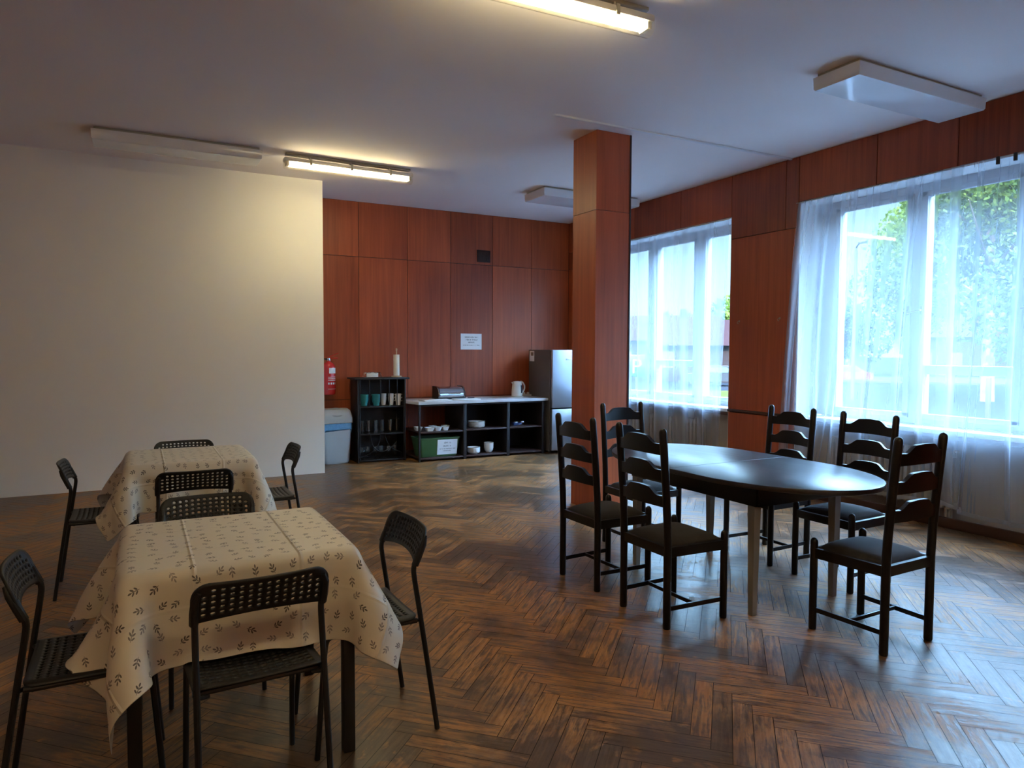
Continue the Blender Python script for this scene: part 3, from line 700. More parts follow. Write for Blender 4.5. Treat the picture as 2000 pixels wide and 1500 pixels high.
def make_perf_chair(label):
    root = thing('perforated_chair', label, 'chair', (0, 0, 0), 0, 'black perforated chairs around the clothed tables')
    # back tubes: raked foot, bend at 0.62, lean back to the top
    def side(s):
        pts = [(s*.188, -.232, .004), (s*.186, -.196, .25), (s*.184, -.163, .47), (s*.183, -.142, .60), (s*.183, -.140, .630), (s*.184, -.150, .66), (s*.184, -.166, .70)]
        return pts
    for s in (-1, 1):
        P = side(s); P2 = [P[0], P[1], P[2]]+smooth_pts(P[2:], 2)[1:]
        MB().tube(P2, .0098, 10).build('back_leg', 'blackmetal', root)
        Q = [(s*.176, .215, .004), (s*.172, .186, .36), (s*.171, .180, .415), (s*.171, .160, .428), (s*.173, .10, .430), (s*.180, -.10, .430), (s*.184, -.152, .432)]
        Q2 = [Q[0]]+smooth_pts(Q[1:5], 2)+Q[5:]
        MB().tube(Q2, .0098, 10).build('front_leg', 'blackmetal', root)
        MB().tube([(s*.184, -.168, .432), (s*.17, -.160, .426), (s*.15, -.150, .424)], .007, 8).build('joint', 'blackmetal', root)
    # backrest
    w, h = .197, .130
    def perf(cols, rows, x0, x1, y0, y1, mx, my, rx, ry, rc, rb, drop=()):
        """sheet of quads with real holes; outer corners rounded by rc (top) and rb (bottom)"""
        xs = [x0]+[x0+mx+(x1-x0-2*mx)*i/cols for i in range(cols+1)]+[x1]
        ys = [y0]+[y0+my[0]+(y1-y0-my[0]-my[1])*i/rows for i in range(rows+1)]+[y1]
        V, F, idx = [], [], {}
        def vid(x, y):
            k = (round(x, 6), round(y, 6))
            if k not in idx: idx[k] = len(V); V.append((x, y))
            return idx[k]
        for j in range(rows+2):
            for i in range(cols+2):
                a, b_, c, d_ = xs[i], xs[i+1], ys[j], ys[j+1]; mx_, my_ = (a+b_)/2, (c+d_)/2
                R = [vid(*p) for p in ((a, c), (mx_, c), (b_, c), (b_, my_), (b_, d_), (mx_, d_), (a, d_), (a, my_))]
                solid = i in (0, cols+1) or j in (0, rows+1) or (i-1, j-1) in drop
                if solid:
                    m0 = vid(mx_, my_)
                    F += [(R[0], R[1], m0, R[7]), (R[1], R[2], R[3], m0), (m0, R[3], R[4], R[5]), (R[7], m0, R[5], R[6])]
                else:
                    Q = []
                    for k in range(8):
                        q = -3*PI/4+k*PI/4; Q.append(vid(mx_+rx*math.cos(q), my_+ry*math.sin(q)))
                    F += [(R[k], R[(k+1) % 8], Q[(k+1) % 8], Q[k]) for k in range(8)]
        out = []
        for x, y in V:
            for sx in (-1, 1):
                for (top, r_) in ((1, rc), (0, rb)):
                    cx = (x1-r_) if sx > 0 else (x0+r_); cy = (y1-r_) if top else (y0+r_)
                    dx, dy = (x-cx)*sx, (y-cy)*(1 if top else -1)
                    if dx > 0 and dy > 0:
                        f = max(dx, dy)/math.hypot(dx, dy); x = cx+sx*dx*f; y = cy+(1 if top else -1)*dy*f
            out.append((x, y))
        return out, F
    V, F = perf(14, 5, -w, w, 0, h, .022, (.013, .014), .0070, .0066, .05, .012, ((0, 4), (13, 4)))
    out = []
    for x, y in V:
        t = y/h; bow = -.030*(1-(x/w)**2)+.004
        out.append((x, -.146-.046*t+bow, .636+(y+.020*(1-t)*(1-(x/w)**2))*.99+.004))
    o = MB().add(out, F).build('backrest', 'blackplastic', root, smooth=60)
    so = o.modifiers.new('thickness', 'SOLIDIFY'); so.thickness = .008; so.offset = 0
    for s in (-1, 1):
        MB().tube([(s*.186, -.1445, .640), (s*.187, -.160, .675), (s*.186, -.1785, .715), (s*.176, -.190, .742)], [.0135, .0135, .012, .007], 10).build('sleeve', 'blackplastic', root)
    # seat
    w, d = .192, .185
    V, F = perf(15, 12, -w, w, -.155, .200, .026, (.022, .030), .0082, .0050, .045, .03)
    out = []
    for x, y in V:
        e = max(0, abs(x)-.160)/.032; dip = -.014*(1-(x/w)**2)*(1-((y-.01)/.2)**2)
        front = -.018*max(0, (y-.165)/.035)**2
        out.append((x, y, .449+dip-.010*e*e+front))
    o = MB().add(out, F).build('seat', 'blackplastic', root, smooth=60)
    so = o.modifiers.new('thickness', 'SOLIDIFY'); so.thickness = .006; so.offset = 0
    MB().tube([(-.173, .165, .424), (.173, .165, .424)], .008, 8).build('seat_bar', 'blackmetal', root)
    MB().tube([(-.18, -.13, .426), (.18, -.13, .426)], .008, 8).build('seat_bar', 'blackmetal', root)
    return root
pc = [((.302, 2.335), .06, 'black perforated chair with its back to the viewer at the front table'),
      ((.735, 2.60), PI/2+.02, 'black perforated chair at the right side of the front table'),
      ((-.165, 2.63), -PI/2, 'black perforated chair cut by the left picture edge, at the front table'),
      ((.265, 3.25), PI, 'black perforated chair between the two tables, tucked under the front table'),
      ((.262, 4.38), 0.0, 'black perforated chair between the two tables, facing the rear table'),
      ((-.215, 4.86), -PI/2, 'black perforated chair at the left side of the rear table'),
      ((.76, 5.02), PI/2, 'black perforated chair at the right side of the rear table'),
      ((.28, 5.40), PI, 'black perforated chair behind the rear table, against the light partition')]
c0 = make_perf_chair(pc[0][2])
for i, (p, rz, l) in enumerate(pc):
    if i == 0: c0.location = (*p, 0); c0.rotation_euler = (0, 0, rz)
    else: dup(c0, (*p, 0), rz, l)

# ------------------------------------------------------------------ square tables with oilcloths
def make_table(cx, cy, label):
    root = thing('square_table', label, 'table', (cx, cy, 0), 0, 'square tables under oilcloths')
    MB().box((-.362, -.362, .703), (.362, .362, .7325), .012).build('tabletop', 'tabletop', root)
    f = MB()
    for s in (-1, 1):
        f.box((-.33, s*.335-.012, .655), (.33, s*.335+.012, .704), .003); f.box((s*.335-.012, -.33, .655), (s*.335+.012, .33, .704), .003)
    f.build('apron', 'blacktable', root)
    for sx in (-1, 1):
        for sy in (-1, 1): MB().box((sx*.335-.021, sy*.335-.021, 0), (sx*.335+.021, sy*.335+.021, .7045), .005).build('leg', 'blacktable', root)
    return root
def drape(size, off, seed, boxes=(), half=.374, ztop=.740, steps=560):
    n = 62; lx, ly = size; rs = np.random.RandomState(seed)
    X, Y = np.meshgrid(np.linspace(-lx/2, lx/2, n)+off[0], np.linspace(-ly/2, ly/2, n)+off[1], indexing='ij')
    P = np.stack([X, Y, np.full_like(X, ztop)], -1); P[..., 2] += 0
    uv = np.stack([X, Y], -1)
    top = (np.abs(X) <= half) & (np.abs(Y) <= half)
    w = np.where(top, 0.0, 1.0)[..., None]
    # noise to choose fold places; corners start a little outward
    P[..., :2] += w*rs.normal(0, .002, (n, n, 2)); 
    V = np.zeros_like(P); dt = .012
    cons = []
    def C(di, dj, k):
        i0 = slice(0, n-di); i1 = slice(di, n)
        if dj >= 0: a = (i0, slice(0, n-dj)); b_ = (i1, slice(dj, n))
        else: a = (i0, slice(-dj, n)); b_ = (i1, slice(0, n+dj))
        L = np.linalg.norm(uv[b_]-uv[a], axis=-1)
        cons.append((a, b_, L, k))
    C(1, 0, .45); C(0, 1, .45); C(1, 1, .3); C(1, -1, .3); C(2, 0, .35); C(0, 2, .35); C(5, 0, .14); C(0, 5, .14); C(4, 4, .06); C(4, -4, .06)
    hb = half+.004
    cor = ((np.abs(X) > half) & (np.abs(Y) > half))[..., None]
    rad = cor
    flare = 0
    for sx, sy, dx, dy in ((-1, -1, .05, -1.0), (1, -1, .8, -1.1), (-1, 1, -3.0, .8), (1, 1, 1.3, 1.3)):
        flare = flare+np.where(((np.sign(X) == sx) & (np.sign(Y) == sy))[..., None], np.array([dx, dy, 0.0]), 0.0)
    for st in range(steps):
        V[..., 2] -= 9.8*dt; V *= .985; V += rad*flare*dt
        Q = P+V*dt*w
        for it in range(9):
            acc = np.zeros_like(Q); cnt = np.zeros(Q.shape[:2]+(1,))
            for a, b_, L, k in cons:
                d = Q[b_]-Q[a]; l = np.linalg.norm(d, axis=-1)
                wa, wb_ = w[a], w[b_]; sw = wa+wb_; sw[sw == 0] = 1
                f = ((l-L)/np.maximum(l, 1e-6))[..., None]*d*k*2
                acc[a] += f*wa/sw; acc[b_] -= f*wb_/sw; cnt[a] += wa*k*2; cnt[b_] += wb_*k*2
            Q = Q+1.5*acc/np.maximum(cnt, 1)*w
            ins = (np.abs(Q[..., 0]) < hb) & (np.abs(Q[..., 1]) < hb) & (Q[..., 2] < ztop-.0005) & (w[..., 0] > 0)
            if ins.any():
                q = Q[ins]; dx = hb-np.abs(q[:, 0]); dy = hb-np.abs(q[:, 1]); dz = ztop-q[:, 2]
                mn = np.minimum(np.minimum(dx, dy), dz)
                mz = dz <= mn; mx = (dx <= mn) & ~mz; my = ~mz & ~mx
                q[mz, 2] = ztop; q[mx, 0] = np.sign(q[mx, 0])*hb; q[my, 1] = np.sign(q[my, 1])*hb
                Q[ins] = q
            for (bx0, bx1, by0, by1, bz) in boxes:
                ins = (Q[..., 0] > bx0) & (Q[..., 0] < bx1) & (Q[..., 1] > by0) & (Q[..., 1] < by1) & (Q[..., 2] < bz) & (Q[..., 2] > bz-.10) & (w[..., 0] > 0)
                if ins.any():
                    q = Q[ins]; q[:, 2] = bz; Q[ins] = q
        V = (Q-P)/dt; P = Q
        if st > steps*.8: V *= .9
    return P, uv, n
def tablecloth(cx, cy, size, off, seed, label, boxes=()):
    P, uv, n = drape(size, off, seed, [(b_[0]-cx, b_[1]-cx, b_[2]-cy, b_[3]-cy, .458) for b_ in boxes])
    mb = MB(); mb.v = [tuple(p) for p in P.reshape(-1, 3)]
    for i in range(n-1):
        for j in range(n-1): a = i*n+j; mb.f.append((a, a+n, a+n+1, a+1)); mb.mi.append(0)
    o = mb.build('tablecloth', 'cloth', smooth=0); o.data.shade_smooth()
    o.location = (cx, cy, 0)
    uvl = o.data.uv_layers.new(name='UVMap'); U = uv.reshape(-1, 2); li = np.array([l.vertex_index for l in o.data.loops])
    uvl.data.foreach_set('uv', U[li].ravel().astype(float).tolist())
    so = o.modifiers.new('thickness', 'SOLIDIFY'); so.thickness = .0016; so.offset = 1
    sb = o.modifiers.new('smooth', 'SUBSURF'); sb.levels = 1; sb.render_levels = 1
    tag(o, label, 'tablecloth', 'cream oilcloths with leaf sprigs')
    return o
T1 = (.302, 2.770); T2 = (.285, 5.065)
make_table(*T1, 'square black-legged table under the nearer cream oilcloth')
make_table(*T2, 'square table under the farther cream oilcloth')
tablecloth(*T1, (1.28, 1.27), (-.03, -.01), 3, 'cream oilcloth with dark leaf sprigs draped over the front table',
          [(.115, .515, 2.17, 2.56), (.53, .92, 2.43, 2.82), (-.34, .05, 2.46, 2.80), (.065, .465, 3.03, 3.42)])
tablecloth(*T2, (1.27, 1.27), (.01, .0), 9, 'cream oilcloth with leaf sprigs draped over the rear table',
          [(.06, .46, 4.21, 4.59), (-.39, .0, 4.66, 5.06), (.55, .93, 4.82, 5.22), (.08, .48, 5.19, 5.57)])

# ------------------------------------------------------------------ ladder-back chairs (face +y)
def make_ladder_chair(label):
    root = thing('ladder_back_chair', label, 'chair', (0, 0, 0), 0, 'black ladder-back chairs around the oval table')
    def py(z): return -.185 if z < .45 else -.185-.045*((z-.45)/.6)**1.3
    for s in (-1, 1):
        zz = [0.0, .006, .2, .42, .55, .68, .8, .92, 1.018, 1.030, 1.038, 1.041]
        rr = [.018, .0205, .0205, .0205, .0205, .0205, .0205, .0205, .0205, .018, .011, .003]
        MB().tube([(s*.183, py(z), z) for z in zz], rr, 14).build('back_leg', 'stain', root)
        zz = [0.0, .006, .2, .40, .455, .466, .474, .477]; rr = [.017, .0195, .0195, .0195, .0195, .017, .010, .003]
        MB().tube([(s*.200, .190, z) for z in zz], rr, 14).build('front_leg', 'stain', root)
    for zc in (.632, .767, .902):
        n = 28; x0 = .168; vs = []; fs = []
        for k, dy in enumerate((-.010, .010)):
            for i in range(n+1):
                u = -1+2*i/n; x = u*x0; t = abs(u)
                if t > .80: tp = .058
                elif t > .40: q = (.80-t)/.40; tp = .058+.037*(q*q*(3-2*q))
                else: tp = .095+.004*(1-(t/.4)**2)
                bt = .004*(1-u*u)
                yb_ = -.022*(1-u*u)
                vs.append((x, py(zc+.04)+dy+yb_, zc+bt)); vs.append((x, py(zc+.07)+dy+yb_, zc+tp))
        m2 = 2*(n+1)
        for i in range(n):
            a = 2*i; fs += [(a, a+2, a+3, a+1), (m2+a, m2+a+1, m2+a+3, m2+a+2), (a+1, a+3, m2+a+3, m2+a+1), (a, m2+a, m2+a+2, a+2)]
        fs += [(0, 1, m2+1, m2), (2*n, m2+2*n, m2+2*n+1, 2*n+1)]
        MB().add(vs, fs).build('back_slat', 'stain', root, smooth=30)
    f = MB()
    f.prism([(-.170, -.195), (.170, -.195), (.170, -.173), (-.170, -.173)], .375, .425); f.box((-.185, .180, .375), (.185, .202, .425), .003)
    for s in (-1, 1): f.prism([(s*.175, -.18), (s*.197, -.18), (s*.213, .185), (s*.191, .185)][::s], .375, .425)
    f.build('seat_frame', 'stain', root)
    # domed cushion
    n = 14; vs = []; fs = []
    for j in range(n+1):
        for i in range(n+1):
            u, v = -1+2*i/n, -1+2*j/n
            uu, vv = math.copysign(abs(u)**.85, u), math.copysign(abs(v)**.85, v)
            hw = .166+.012*(vv+1)/2; x = uu*hw; y = .008+vv*.176
            e = (1-abs(uu)**5)*(1-abs(vv)**5)
            vs.append((x, y, .426+.030*e**.5+.014*(1-uu*uu)*(1-vv*vv)))
    for j in range(n):
        for i in range(n): a = j*(n+1)+i; fs.append((a, a+1, a+n+2, a+n+1))
    rim = [i for i in range(n+1)]+[j*(n+1)+n for j in range(1, n+1)]+[n*(n+1)+i for i in range(n-1, -1, -1)]+[j*(n+1) for j in range(n-1, 0, -1)]
    b0 = len(vs); vs += [(vs[i][0], vs[i][1], .412) for i in rim]; m_ = len(rim)
    for k in range(m_): fs.append((rim[k], b0+k, b0+(k+1) % m_, rim[(k+1) % m_]))
    fs.append(tuple(b0+k for k in range(m_)))
    MB().add(vs, fs).build('cushion', 'seatdark', root, smooth=60)
    for s in (-1, 1):
        MB().prism([(s*.178, -.175), (s*.188, -.175), (s*.203, .18), (s*.193, .18)][::s], .092, .116).build('stretcher', 'stain', root)
    MB().box((-.188, -.012, .094), (.188, .000, .114), .002).build('stretcher', 'stain', root)
    return root
lc = [((2.562, 2.945), -PI/2, 'black ladder-back chair on the left of the oval table, the nearer one'),
      ((2.565, 3.585), -PI/2+.03, 'black ladder-back chair on the left of the oval table, the farther one'),
      ((3.262, 4.10), PI+.03, 'black ladder-back chair at the far end of the oval table before the column'),
      ((3.895, 3.480), PI/2, 'black ladder-back chair on the window side of the oval table, the farther one'),
      ((3.895, 2.880), PI/2, 'black ladder-back chair on the window side of the oval table, the nearer one'),
      ((3.258, 2.235), 0.03, 'black ladder-back chair at the near end of the oval table, closest to the viewer')]
l0 = make_ladder_chair(lc[0][2])
for i, (p, rz, l) in enumerate(lc):
    if i == 0: l0.location = (*p, 0); l0.rotation_euler = (0, 0, rz)
    else: dup(l0, (*p, 0), rz, l)

# ------------------------------------------------------------------ oval table
def oval_table():
    cx, cy = 3.245, 3.20
    root = thing('oval_table', 'long black oval table with grey legs and ladder-back chairs around it', 'table', (cx, cy, 0))
    a, b_, st = .50, .70, .26; n = 40
    pts = []
    for i in range(n+1): q = -PI/2+PI*i/n-PI/2; 
    P = []
    for i in range(n+1):
        q = PI*i/n; P.append((a*math.cos(q), st+b_*math.sin(q)))
    for i in range(n+1):
        q = PI+PI*i/n; P.append((a*math.cos(q), -st+b_*math.sin(q)))
    up = P[:n+1]+[(-a, .001), (a, .001)]; dn = [(a, -.001), (-a, -.001)]+P[n+1:]
    for poly in (up, dn[:]):
        MB().prism(poly, .715, .742, bev=.004).build('tabletop', 'ovaltop', root, smooth=30)
    ap = MB()
    ax, ay = .34, .535
    for s in (-1, 1):
        ap.box((s*ax-.012, -ay, .60), (s*ax+.012, ay, .714), .003); ap.box((-ax, s*ay-.012, .60), (ax, s*ay+.012, .714), .003)
    ap.build('apron', 'stain', root)
    for sx in (-1, 1):
        for sy in (-1, 1):
            x, y = sx*.325, sy*.502
            MB().add([(x-.016, y-.016, 0), (x+.016, y-.016, 0), (x+.016, y+.016, 0), (x-.016, y+.016, 0), (x-.026, y-.026, .714), (x+.026, y-.026, .714), (x+.026, y+.026, .714), (x-.026, y+.026, .714)],
                     [(0, 3, 2, 1), (4, 5, 6, 7), (0, 1, 5, 4), (1, 2, 6, 5), (2, 3, 7, 6), (3, 0, 4, 7)]).build('leg', 'greyleg', root, label='grey painted leg', smooth=0)
oval_table()

# ------------------------------------------------------------------ kitchen corner
# swing-lid bin
def bin_():
    root = thing('waste_bin', 'grey swing-lid waste bin with a blue liner beside the light partition', 'bin', (2.18, 8.90, 0))
    def ring(w, d, z, r=.04, n=5):
        out = []
        for (cx, cy, a0) in ((w-r, d-r, 0), (-w+r, d-r, PI/2), (-w+r, -d+r, PI), (w-r, -d+r, -PI/2)):
            for i in range(n+1): q = a0+PI/2*i/n; out.append((cx+r*math.cos(q), cy+r*math.sin(q), z))
        return out
    def loft(rings, name, mat, **k):
        m_ = MB(); n = len(rings[0]); vs = [p for r_ in rings for p in r_]
        fs = [(i*n+j, i*n+(j+1) % n, (i+1)*n+(j+1) % n, (i+1)*n+j) for i in range(len(rings)-1) for j in range(n)]
        fs += [tuple(range(n-1, -1, -1)), tuple((len(rings)-1)*n+j for j in range(n))]
        return m_.add(vs, fs).build(name, mat, root, **k)
    loft([ring(.142, .13, 0), ring(.146, .134, .012), ring(.158, .142, .03), ring(.184, .160, .50)], 'body', 'binbody')
    r_ = random.Random(2); rs = []
    for k, (w, z) in enumerate(((.186, .405), (.191, .44), (.191, .48), (.190, .515))):
        q = ring(w, w-.024, z); q = [(x*(1+r_.uniform(-.01, .012)), y*(1+r_.uniform(-.01, .012)), zz+(r_.uniform(-.03, .035) if k == 0 else 0)) for x, y, zz in q]; rs.append(q)
    loft(rs, 'liner', 'liner')
    loft([ring(.190, .168, .512), ring(.199, .176, .517), ring(.198, .174, .56), ring(.190, .160, .62), ring(.176, .125, .672), ring(.160, .07, .690)], 'lid', 'binlid', smooth=60)
    # crescent swing flap on the lid front
    m_ = MB(); n = 18; vs = []; fs = []
    for i in range(n+1):
        u = -1+2*i/n; x = .130*u; zt = .705-.040*u*u; zb = .600+.055*u*u
        for z in (zb, (zb+zt)/2, zt):
            y = -(.176 if z < .56 else .176-.016*(z-.56)/.06 if z < .62 else .160-.040*(z-.62)/.05 if z < .672 else .120-.055*(z-.672)/.018 if z < .69 else .06)
            vs.append((x, y-.006+(.02*u*u), z))
    for i in range(n):
        for k in range(2): a = i*3+k; fs.append((a, a+3, a+4, a+1))
    m_.add(vs, fs); o = m_.build('flap', 'binlid', root, smooth=60); so = o.modifiers.new('t', 'SOLIDIFY'); so.thickness = .008
bin_()

# fire extinguisher on the wall
def extinguisher():
    root = thing('fire_extinguisher', 'red fire extinguisher hung on the panelled wall above the bin', 'fire extinguisher', (2.135, 8.99, .86))
    MB().lathe([(.02, 0), (.07, .004), (.082, .02), (.085, .05), (.085, .33), (.078, .375), (.055, .405), (.026, .42), (.024, .435)], 26).build('cylinder', 'red', root)
    MB().lathe([(.022, .432), (.024, .44), (.02, .47), (.012, .474)], 14).build('valve', 'chrome', root)
    m_ = MB().box((-.012, -.012, .462), (.115, .012, .474), .004); m_.add([(-.01, -.010, .474), (.125, -.010, .53), (.125, .010, .53), (-.01, .010, .474), (-.01, -.010, .482), (.125, -.010, .538), (.125, .010, .538), (-.01, .010, .482)], [(0, 3, 2, 1), (4, 5, 6, 7), (0, 1, 5, 4), (1, 2, 6, 5), (2, 3, 7, 6), (3, 0, 4, 7)])
    m_.build('handle', 'red', root)
    MB().tube(smooth_pts([(-.02, 0, .455), (-.09, -.01, .46), (-.115, -.01, .36), (-.105, -.01, .16)], 2), .009, 8).build('hose', 'blackplastic', root)
    def wrap(z0, z1, a0, a1, mat, nm, r=.0862):
        vs = []; fs = []; n = 10
        for i in range(n+1):
            q = a0+(a1-a0)*i/n
            for z in (z0, z1): vs.append((r*math.cos(q), r*math.sin(q), z))
        for i in range(n): fs.append((2*i, 2*i+2, 2*i+3, 2*i+1))
        return MB().add(vs, fs).build(nm, mat, root)
    wrap(.275, .345, -1.75, -.55, 'paper', 'label_sticker')
    for z in (.225, .205, .185): wrap(z, z+.007, -1.9, -.6, 'paper', 'print_line')
    for q in (-1.9, -1.55, -1.2, -.85): wrap(.135, .160, q, q+.2, 'paper', 'pictogram')
    wrap(.075, .08, -1.9, -.6, 'paper', 'print_line')
    MB().box((-.03, .086, .10), (.03, .108, .40), .003).build('wall_bracket', 'lamprail', root)
extinguisher()

# black rack for cups and glasses
RX, RY = 2.74, 8.69
def rack():
    root = thing('cup_rack', 'black rack holding cups and glasses beside the waste bin', 'rack', (RX, RY, 0))
    w, d = .30, .33
    MB().box((-w-.06, -.02, 1.058), (w+.065, d+.02, 1.080), .004).build('top', 'rack', root)
    for s in (-1, 1): MB().box((s*w-.02 if s < 0 else w-.0, 0, .0), (s*w if s < 0 else w+.02, d, 1.057), .003).build('side_panel', 'rack', root)
    MB().box((-w, d-.012, .02), (w, d-.002, 1.057)).build('back_panel', 'rack', root)
    for z in (.03, .365, .715): MB().box((-w+.001, .01, z-.018), (w-.001, d-.013, z), .003).build('shelf', 'rack', root)
    for x in (-.29, -.165, -.02, .095, .20):
        MB().box((x-.006, -.004, .715), (x+.006, .004, 1.057), .002).build('front_bar', 'rackwire', root)
    for x in (-.29, .29):
        MB().box((x-.006, -.004, .03), (x+.006, .004, .714), .002).build('front_bar', 'rackwire', root)
    # wrought bars: a central bell and two side sweeps over the bottom bay
    A = smooth_pts([(-.155, -.004, .365), (-.14, -.004, .22), (-.05, -.004, .13), (.03, -.004, .13), (.12, -.004, .18), (.19, -.004, .25)], 2)
    B = smooth_pts([(.03, -.004, .365), (.06, -.004, .25), (.13, -.004, .17), (.26, -.004, .10)], 2)
    Cc = smooth_pts([(-.29, -.004, .07), (-.18, -.004, .10), (-.07, -.004, .18), (-.03, -.004, .28), (-.02, -.004, .365)], 2)
    for c in (A, B, Cc): MB().tube(c, .0055, 7).build('wrought_bar', 'rackwire', root)
rack()
def mug_mesh(r0, r1, h, handle, name, mat, root=None):
    m_ = MB().lathe([(r0*.8, 0), (r0, .004), (r0*1.05, h*.3), (r1*.97, h*.75), (r1, h), (r1-.005, h), (r1*.93, h*.6), (r0*.85, .012), (.001, .010)], 22, cap=True)
    return m_
def stack_mugs(x, y, z, r0, r1, h, n, mat, label, group, handle=None):
    for k in range(n):
        zz = z+k*(h*.42 if n > 1 else 0)
        root = thing('mug' if handle is not None else 'tumbler', label[k], 'mug' if handle is not None else 'cup', (x, y, zz+.0005), handle or 0, group)
        mug_mesh(r0, r1, h, None, 'cup', mat).build('cup', mat, root, smooth=50)
        if handle is not None:
            P = [(r1*.93, 0, h*.90), (r1*.93+.028, 0, h*.88), (r1*.93+.034, 0, h*.70), (r1*.93+.018, 0, h*.52), (r1*.9, 0, h*.50)]
            MB().tube(smooth_pts(P, 2), .0055, 8).build('handle', mat, root)
zt_ = .7155
for (x, nm) in ((2.535, 'leftmost'), (2.695, 'second')):
    stack_mugs(x, 8.80, zt_, .040, .058, .105, 2, 'teal', ['teal cup, lower of the %s teal stack on the rack' % nm, 'teal cup, upper of the %s teal stack on the rack' % nm], 'teal cups on the rack', handle=None)
for (x, hd, nm) in ((2.815, PI, 'left'), (2.905, 0.2, 'middle'), (2.985, 0.1, 'right')):
    y = 8.78 if nm != 'left' else 8.87
    stack_mugs(x, y if nm != 'middle' else 8.83, zt_, .030, .040, .105, 2, 'white', ['white mug, lower of the %s white stack on the rack' % nm, 'white mug, upper of the %s white stack on the rack' % nm], 'white mugs on the rack', handle=hd)
gl_lab = {0: 'first from the left', 1: 'second from the left', 2: 'third from the left', 3: 'fourth from the left', 4: 'fifth from the left', 5: 'rightmost'}
for i, x in enumerate((2.50, 2.60, 2.69, 2.78, 2.88, 2.98)):
    m_ = MB().lathe([(.026, 0), (.028, .002), (.034, .16), (.0325, .16), (.026, .012), (.001, .010)], 18)
    o = m_.build('drinking_glass', 'glassware'); o.location = (x, 8.80+.04*(i % 2), .3655)
    tag(o, 'tall clear glass on the rack middle shelf, %s' % gl_lab[i], 'glass', 'tall glasses on the rack')
for i, x in enumerate((2.50, 2.59, 2.68, 2.77, 2.86, 2.96)):
    m_ = MB().lathe([(.030, 0), (.030, .003), (.005, .008), (.005, .06), (.022, .075), (.034, .10), (.036, .13), (.031, .155), (.0295, .155), (.034, .13), (.032, .10), (.02, .08), (.001, .07)], 18)
    o = m_.build('wine_glass', 'glassware'); o.location = (x, 8.80+.05*(i % 2), .0305)
    tag(o, 'stemmed clear glass on the rack bottom shelf, %s' % gl_lab[i], 'glass', 'stemmed glasses on the rack')

# on top of the rack
root = thing('napkin_holder', 'small wire holder with white napkins on top of the rack', 'napkin holder', (2.66, 8.85, 1.0805))
MB().box((-.075, -.02, .005), (.075, .02, .062), .004).build('napkins', 'roll', root)
m_ = MB()
for s in (-1, 1): m_.tube(smooth_pts([(-.12, s*.026, .004), (-.10, s*.026, .07), (-.04, s*.026, .05), (0, s*.026, .078), (.04, s*.026, .05), (.10, s*.026, .075), (.12, s*.026, .004)], 2), .003, 6)
for x in (-.12, 0, .12): m_.tube([(x, -.026, .004), (x, .026, .004)], .003, 6)
m_.build('wire_frame', 'chrome', root)
root = thing('paper_towel_holder', 'wooden holder with a white paper towel roll on the rack', 'paper towel holder', (2.99, 8.86, 1.0805))
MB().lathe([(.065, 0), (.068, .004), (.066, .014), (.01, .015)], 24).build('base', 'lightwood', root)
MB().lathe([(.008, .015), (.008, .345), (.012, .352), (.013, .368), (.006, .378)], 12).build('peg', 'lightwood', root)
MB().lathe([(.009, .018), (.038, .018), (.040, .02), (.040, .292), (.038, .294), (.009, .294)], 24, cap=False).build('paper_roll', 'roll', root)

# shelving unit with a pale worktop
SX0, SX1, SY0, SY1 = 3.135, 5.000, 8.42, 9.07
def shelving():
    root = thing('shelving_unit', 'low dark open shelving unit under the pale worktop', 'shelf', (SX0, SY0, 0))
    W_, D_ = SX1-SX0, SY1-SY0-.02
    xs = [0.012, .645, 1.290, W_-.025]
    for i, x in enumerate(xs):
        if i == 0:
            for y in (0.012, D_-.02): MB().box((x-.012, y-.012, 0), (x+.012, y+.012, .738), .003).build('post', 'shelfdark', root)
        else: MB().box((x-.022, 0, 0), (x+.022, D_, .738), .003).build('upright_panel', 'shelfdark', root)
    MB().box((0, .004, .715), (W_, .03, .739)).build('top_rail', 'shelfdark', root)
    for i in range(3):
        a, b_ = xs[i]+.0225, xs[i+1]-.0225
        if i == 0: a = xs[0]+.013
        for z, dz in ((.392 if i else .385, .02), (.045, .02)):
            MB().box((a, .004, z-dz), (b_, D_-.02, z), .003).build('shelf', 'shelf', root)
    MB().box((.645, D_-.012, .03), (W_-.05, D_-.003, .73)).build('back_panel', 'shelfdark', root)
shelving()
o = MB().prism([(3.068, 9.085), (3.068, 8.64), (3.12, 8.38), (5.03, 8.38), (5.03, 9.085)], .7395, .775, bev=.003).build('worktop', 'worktop')
tag(o, 'long pale worktop lying on the dark shelving unit', 'worktop')
ZW = .7755
o = MB().box((-.20, -.12, 0), (.20, .12, .012), .004).build('cutting_board', 'board'); o.location = (3.42, 8.55, ZW); tag(o, 'white cutting board at the left end of the worktop', 'cutting board')
o = MB().box((-.17, -.10, 0), (.17, .10, .012), .004).build('cutting_board', 'board'); o.location = (3.86, 8.56, ZW); tag(o, 'white cutting board in the middle of the worktop, below the knife', 'cutting board')
root = thing('kitchen_knife', 'dark knife lying on the worktop behind the cutting board', 'knife', (4.08, 8.78, ZW), .05)
MB().box((-.10, -.010, 0), (0, .010, .014), .004).build('handle', 'blackplastic', root)
MB().add([(0, -.009, .006), (.10, -.004, .006), (.12, .008, .006), (0, .010, .006), (0, -.009, .0075), (.10, -.004, .0075), (.12, .008, .0075), (0, .010, .0075)], [(0, 3, 2, 1), (4, 5, 6, 7), (0, 1, 5, 4), (1, 2, 6, 5), (2, 3, 7, 6), (3, 0, 4, 7)]).build('blade', 'chrome', root)

